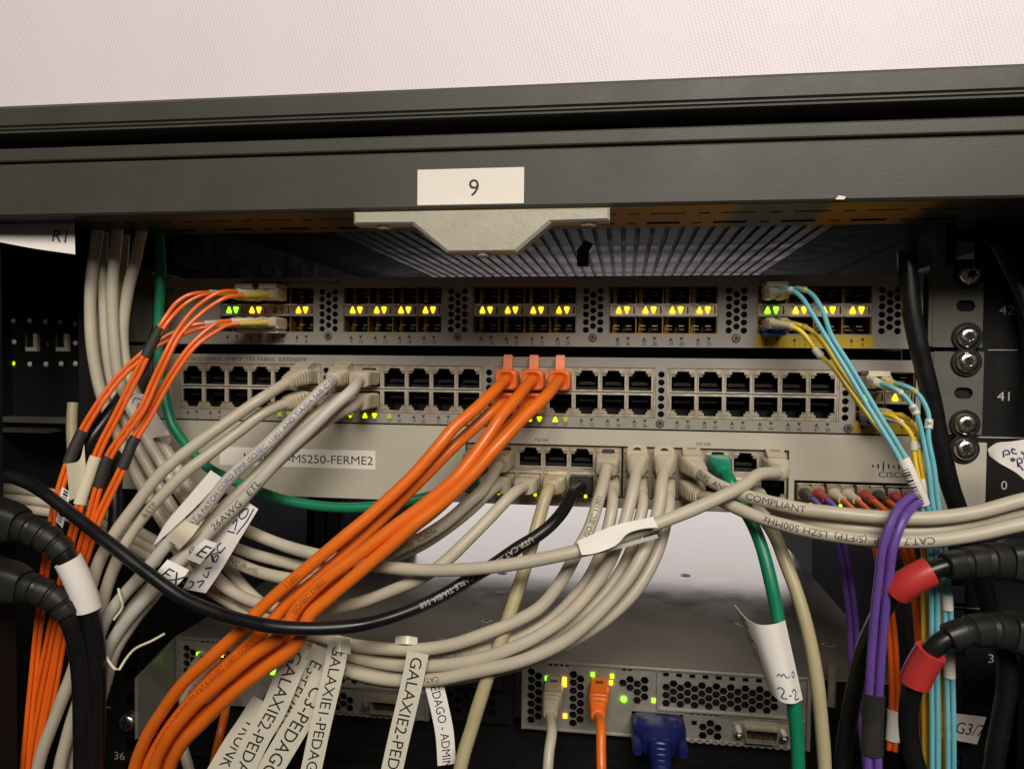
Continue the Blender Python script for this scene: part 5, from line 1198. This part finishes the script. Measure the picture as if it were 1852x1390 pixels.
# flag on the green cable
s_, o = label_thing('flag_label', 'white paper flag with blue handwriting curled round the green cable', [(1328, 1093, -50), (1350, 1118, -58), (1372, 1129, -63), (1400, 1128, -64), (1420, 1121, -58)], [(1378, 1214, -50), (1394, 1250, -58), (1412, 1268, -63), (1434, 1272, -64), (1452, 1264, -58)], 'paper', 'paper flag', 24, 16)
mb = MB()
s_.stroke(mb, [(.60, .66), (.63, .62), (.66, .66), (.69, .62), (.74, .68), (.80, .66)], .5, 'ink_blue')
s_.stroke(mb, [(.88, .62), (.85, .66), (.88, .70), (.92, .66), (.89, .62)], .5, 'ink_blue')
s_.stroke(mb, [(.55, .84), (.60, .80), (.65, .84), (.59, .92), (.60, .94), (.67, .94)], .6, 'ink_blue')
s_.stroke(mb, [(.70, .90), (.74, .90)], .6, 'ink_blue'); s_.stroke(mb, [(.76, .86), (.81, .83), (.85, .87), (.79, .94), (.80, .96), (.89, .96)], .6, 'ink_blue')
s_.stroke(mb, [(.10, .12), (.16, .20), (.26, .16), (.22, .06), (.12, .06)], .5, 'ink_soft'); s_.stroke(mb, [(.14, .30), (.22, .38), (.30, .30), (.36, .44)], .5, 'ink_soft'); s_.stroke(mb, [(.2, .5), (.3, .52), (.34, .60)], .5, 'ink_soft')
mb.obj('handwriting', o)
# flag with the 170 scrawl
s_, o = label_thing('flag_label', 'white paper flag with blue scrawl hanging under the printed grey cables', [(330, 1064, -56), (362, 1010, -58), (402, 950, -60), (446, 906, -60)], [(372, 1072, -58), (398, 1034, -61), (434, 974, -63), (467, 920, -62)], 'paper', 'paper flag')
mb = MB()
for st in ([(.93, .28), (.86, .26), (.84, .52), (.90, .62), (.95, .44), (.93, .28)], [(.76, .32), (.82, .34), (.72, .60)], [(.68, .34), (.70, .66)], [(.98, .74), (.86, .82), (.70, .76)], [(.56, .40), (.50, .36), (.46, .56), (.54, .66)], [(.40, .40), (.36, .62), (.44, .58), (.38, .40)], [(.26, .40), (.30, .62)], [(.20, .44), (.18, .66), (.25, .60)], [(.10, .40), (.14, .64), (.05, .60)]):
    s_.stroke(mb, st, .75, 'ink_blue')
mb.obj('handwriting', o)
label_thing('flag_label', 'long blank white paper slip behind the printed grey cables', [(276, 988, -50), (300, 945, -50), (340, 898, -49), (381, 850, -48)], [(280, 984, -50), (312, 956, -50), (360, 910, -49), (402, 864, -48)], 'paper', 'paper flag')
label_thing('flag_label', 'small blank cream tag wrapped on the AWG-stamped grey cable', [(303, 974, -76), (318, 956, -77), (334, 941, -76)], [(326, 991, -75), (345, 972, -77), (361, 951, -75)], 'paper_cream', 'paper flag')
s_, o = label_thing('flag_label', 'white tag reading EX2 wrapped on the lowest grey run', [(279, 1040, -78), (290, 1026, -80), (303, 1011, -78)], [(312, 1064, -77), (328, 1050, -79), (342, 1030, -77)], 'paper', 'paper flag')
mb = MB(); s_.text(mb, 'EX:2', .25, .16, .5, 'ink', 'v', 1, 1, 1.0, .15); mb.obj('handwriting', o)
s_, o = label_thing('flag_label', 'white tag reading EK just above the EX2 tag', [(338, 1010, -76), (352, 992, -77), (370, 974, -75)], [(362, 1020, -73), (378, 1000, -74), (393, 982, -72)], 'paper', 'paper flag')
mb = MB(); s_.text(mb, 'EK', .3, .22, .5, 'ink', 'v', 1, 1, .9, .1); mb.obj('handwriting', o)
s_, o = label_thing('flag_label', 'curled white paper flag hanging by the fibres over the green cable', [(226, 740, -30), (240, 716, -36), (262, 712, -40)], [(262, 796, -28), (285, 790, -36), (306, 786, -40)], 'paper', 'paper flag')
mb = MB(); s_.stroke(mb, [(.35, .12), (.6, .06), (.8, .14)], .6, 'ink_blue'); s_.stroke(mb, [(.4, .3), (.6, .2), (.8, .26)], .6, 'ink_blue'); mb.obj('handwriting', o)
label_thing('flag_label', 'folded lower tip of white paper beside the green cable', [(272, 797, -29), (292, 788, -30), (308, 790, -32)], [(290, 823, -26), (298, 812, -27), (309, 797, -30)], 'paper', 'paper flag')
# torn wrap on the long grey cable: two leaves of paper around it
s_, o = label_thing('wrap_label', 'torn white paper wrap on the long grey cable above the lid', [(1044, 978, -73), (1110, 950, -72), (1181, 934, -66)], [(1052, 1003, -77), (1076, 1000, -77), (1116, 984, -75), (1134, 965, -74), (1160, 956, -72), (1190, 953, -69)], 'paper', 'paper wrap', 24, 6)
label_thing('wrap_label', 'lower torn edge of the white paper wrap under the long grey cable', [(1052, 1000, -71), (1110, 988, -69), (1188, 966, -63)], [(1050, 1008, -70), (1112, 994, -68), (1191, 972, -62)], 'paper', 'paper wrap')
# corner papers
s_, o = label_thing('flag_label', 'white paper flag with blue capitals poking in by the dark rail', [(1786, 812, -40), (1802, 801, -42), (1830, 798, -44), (1880, 790, -44)], [(1790, 824, -40), (1806, 836, -42), (1840, 856, -43), (1885, 900, -44)], 'paper', 'paper flag')
mb = MB()
for st in ([(.28, .62), (.30, .36), (.38, .30), (.40, .42), (.31, .48)], [(.44, .66), (.40, .60), (.44, .54), (.48, .58), (.41, .62)], [(.52, .76), (.53, .50), (.60, .46), (.61, .58), (.53, .62), (.62, .76)], [(.52, .26), (.46, .22), (.46, .36), (.54, .36)], [(.62, .28), (.66, .34), (.70, .24), (.66, .46)]):
    s_.stroke(mb, st, .6, 'ink_blue')
mb.obj('handwriting', o)
s_, o = label_thing('paper_note', 'white paper sheet tucked under the beam in the dark corner', [(-30, 392, -60), (60, 392, -60), (134, 392, -60)], [(-30, 432, -66), (60, 449, -66), (136, 460, -66)], 'paper', 'paper')
mb = MB(); s_.text(mb, 'R1', .74, .72, .35, 'ink_soft', 'u', 1, -1, 1, .2); mb.obj('handwriting', o)
s_, o = label_thing('name_label', 'white printed label ending in G3/7 stuck on the dark unit behind the fibres', [(1668, 1282, -10), (1784, 1296, -10)], [(1664, 1326, -10), (1767, 1345, -10)], 'label_white', 'label')
mb = MB(); s_.text(mb, 'TANG3/7', .08, .72, .42, 'ink', 'u', 1, -1, .86); mb.obj('lettering', o)
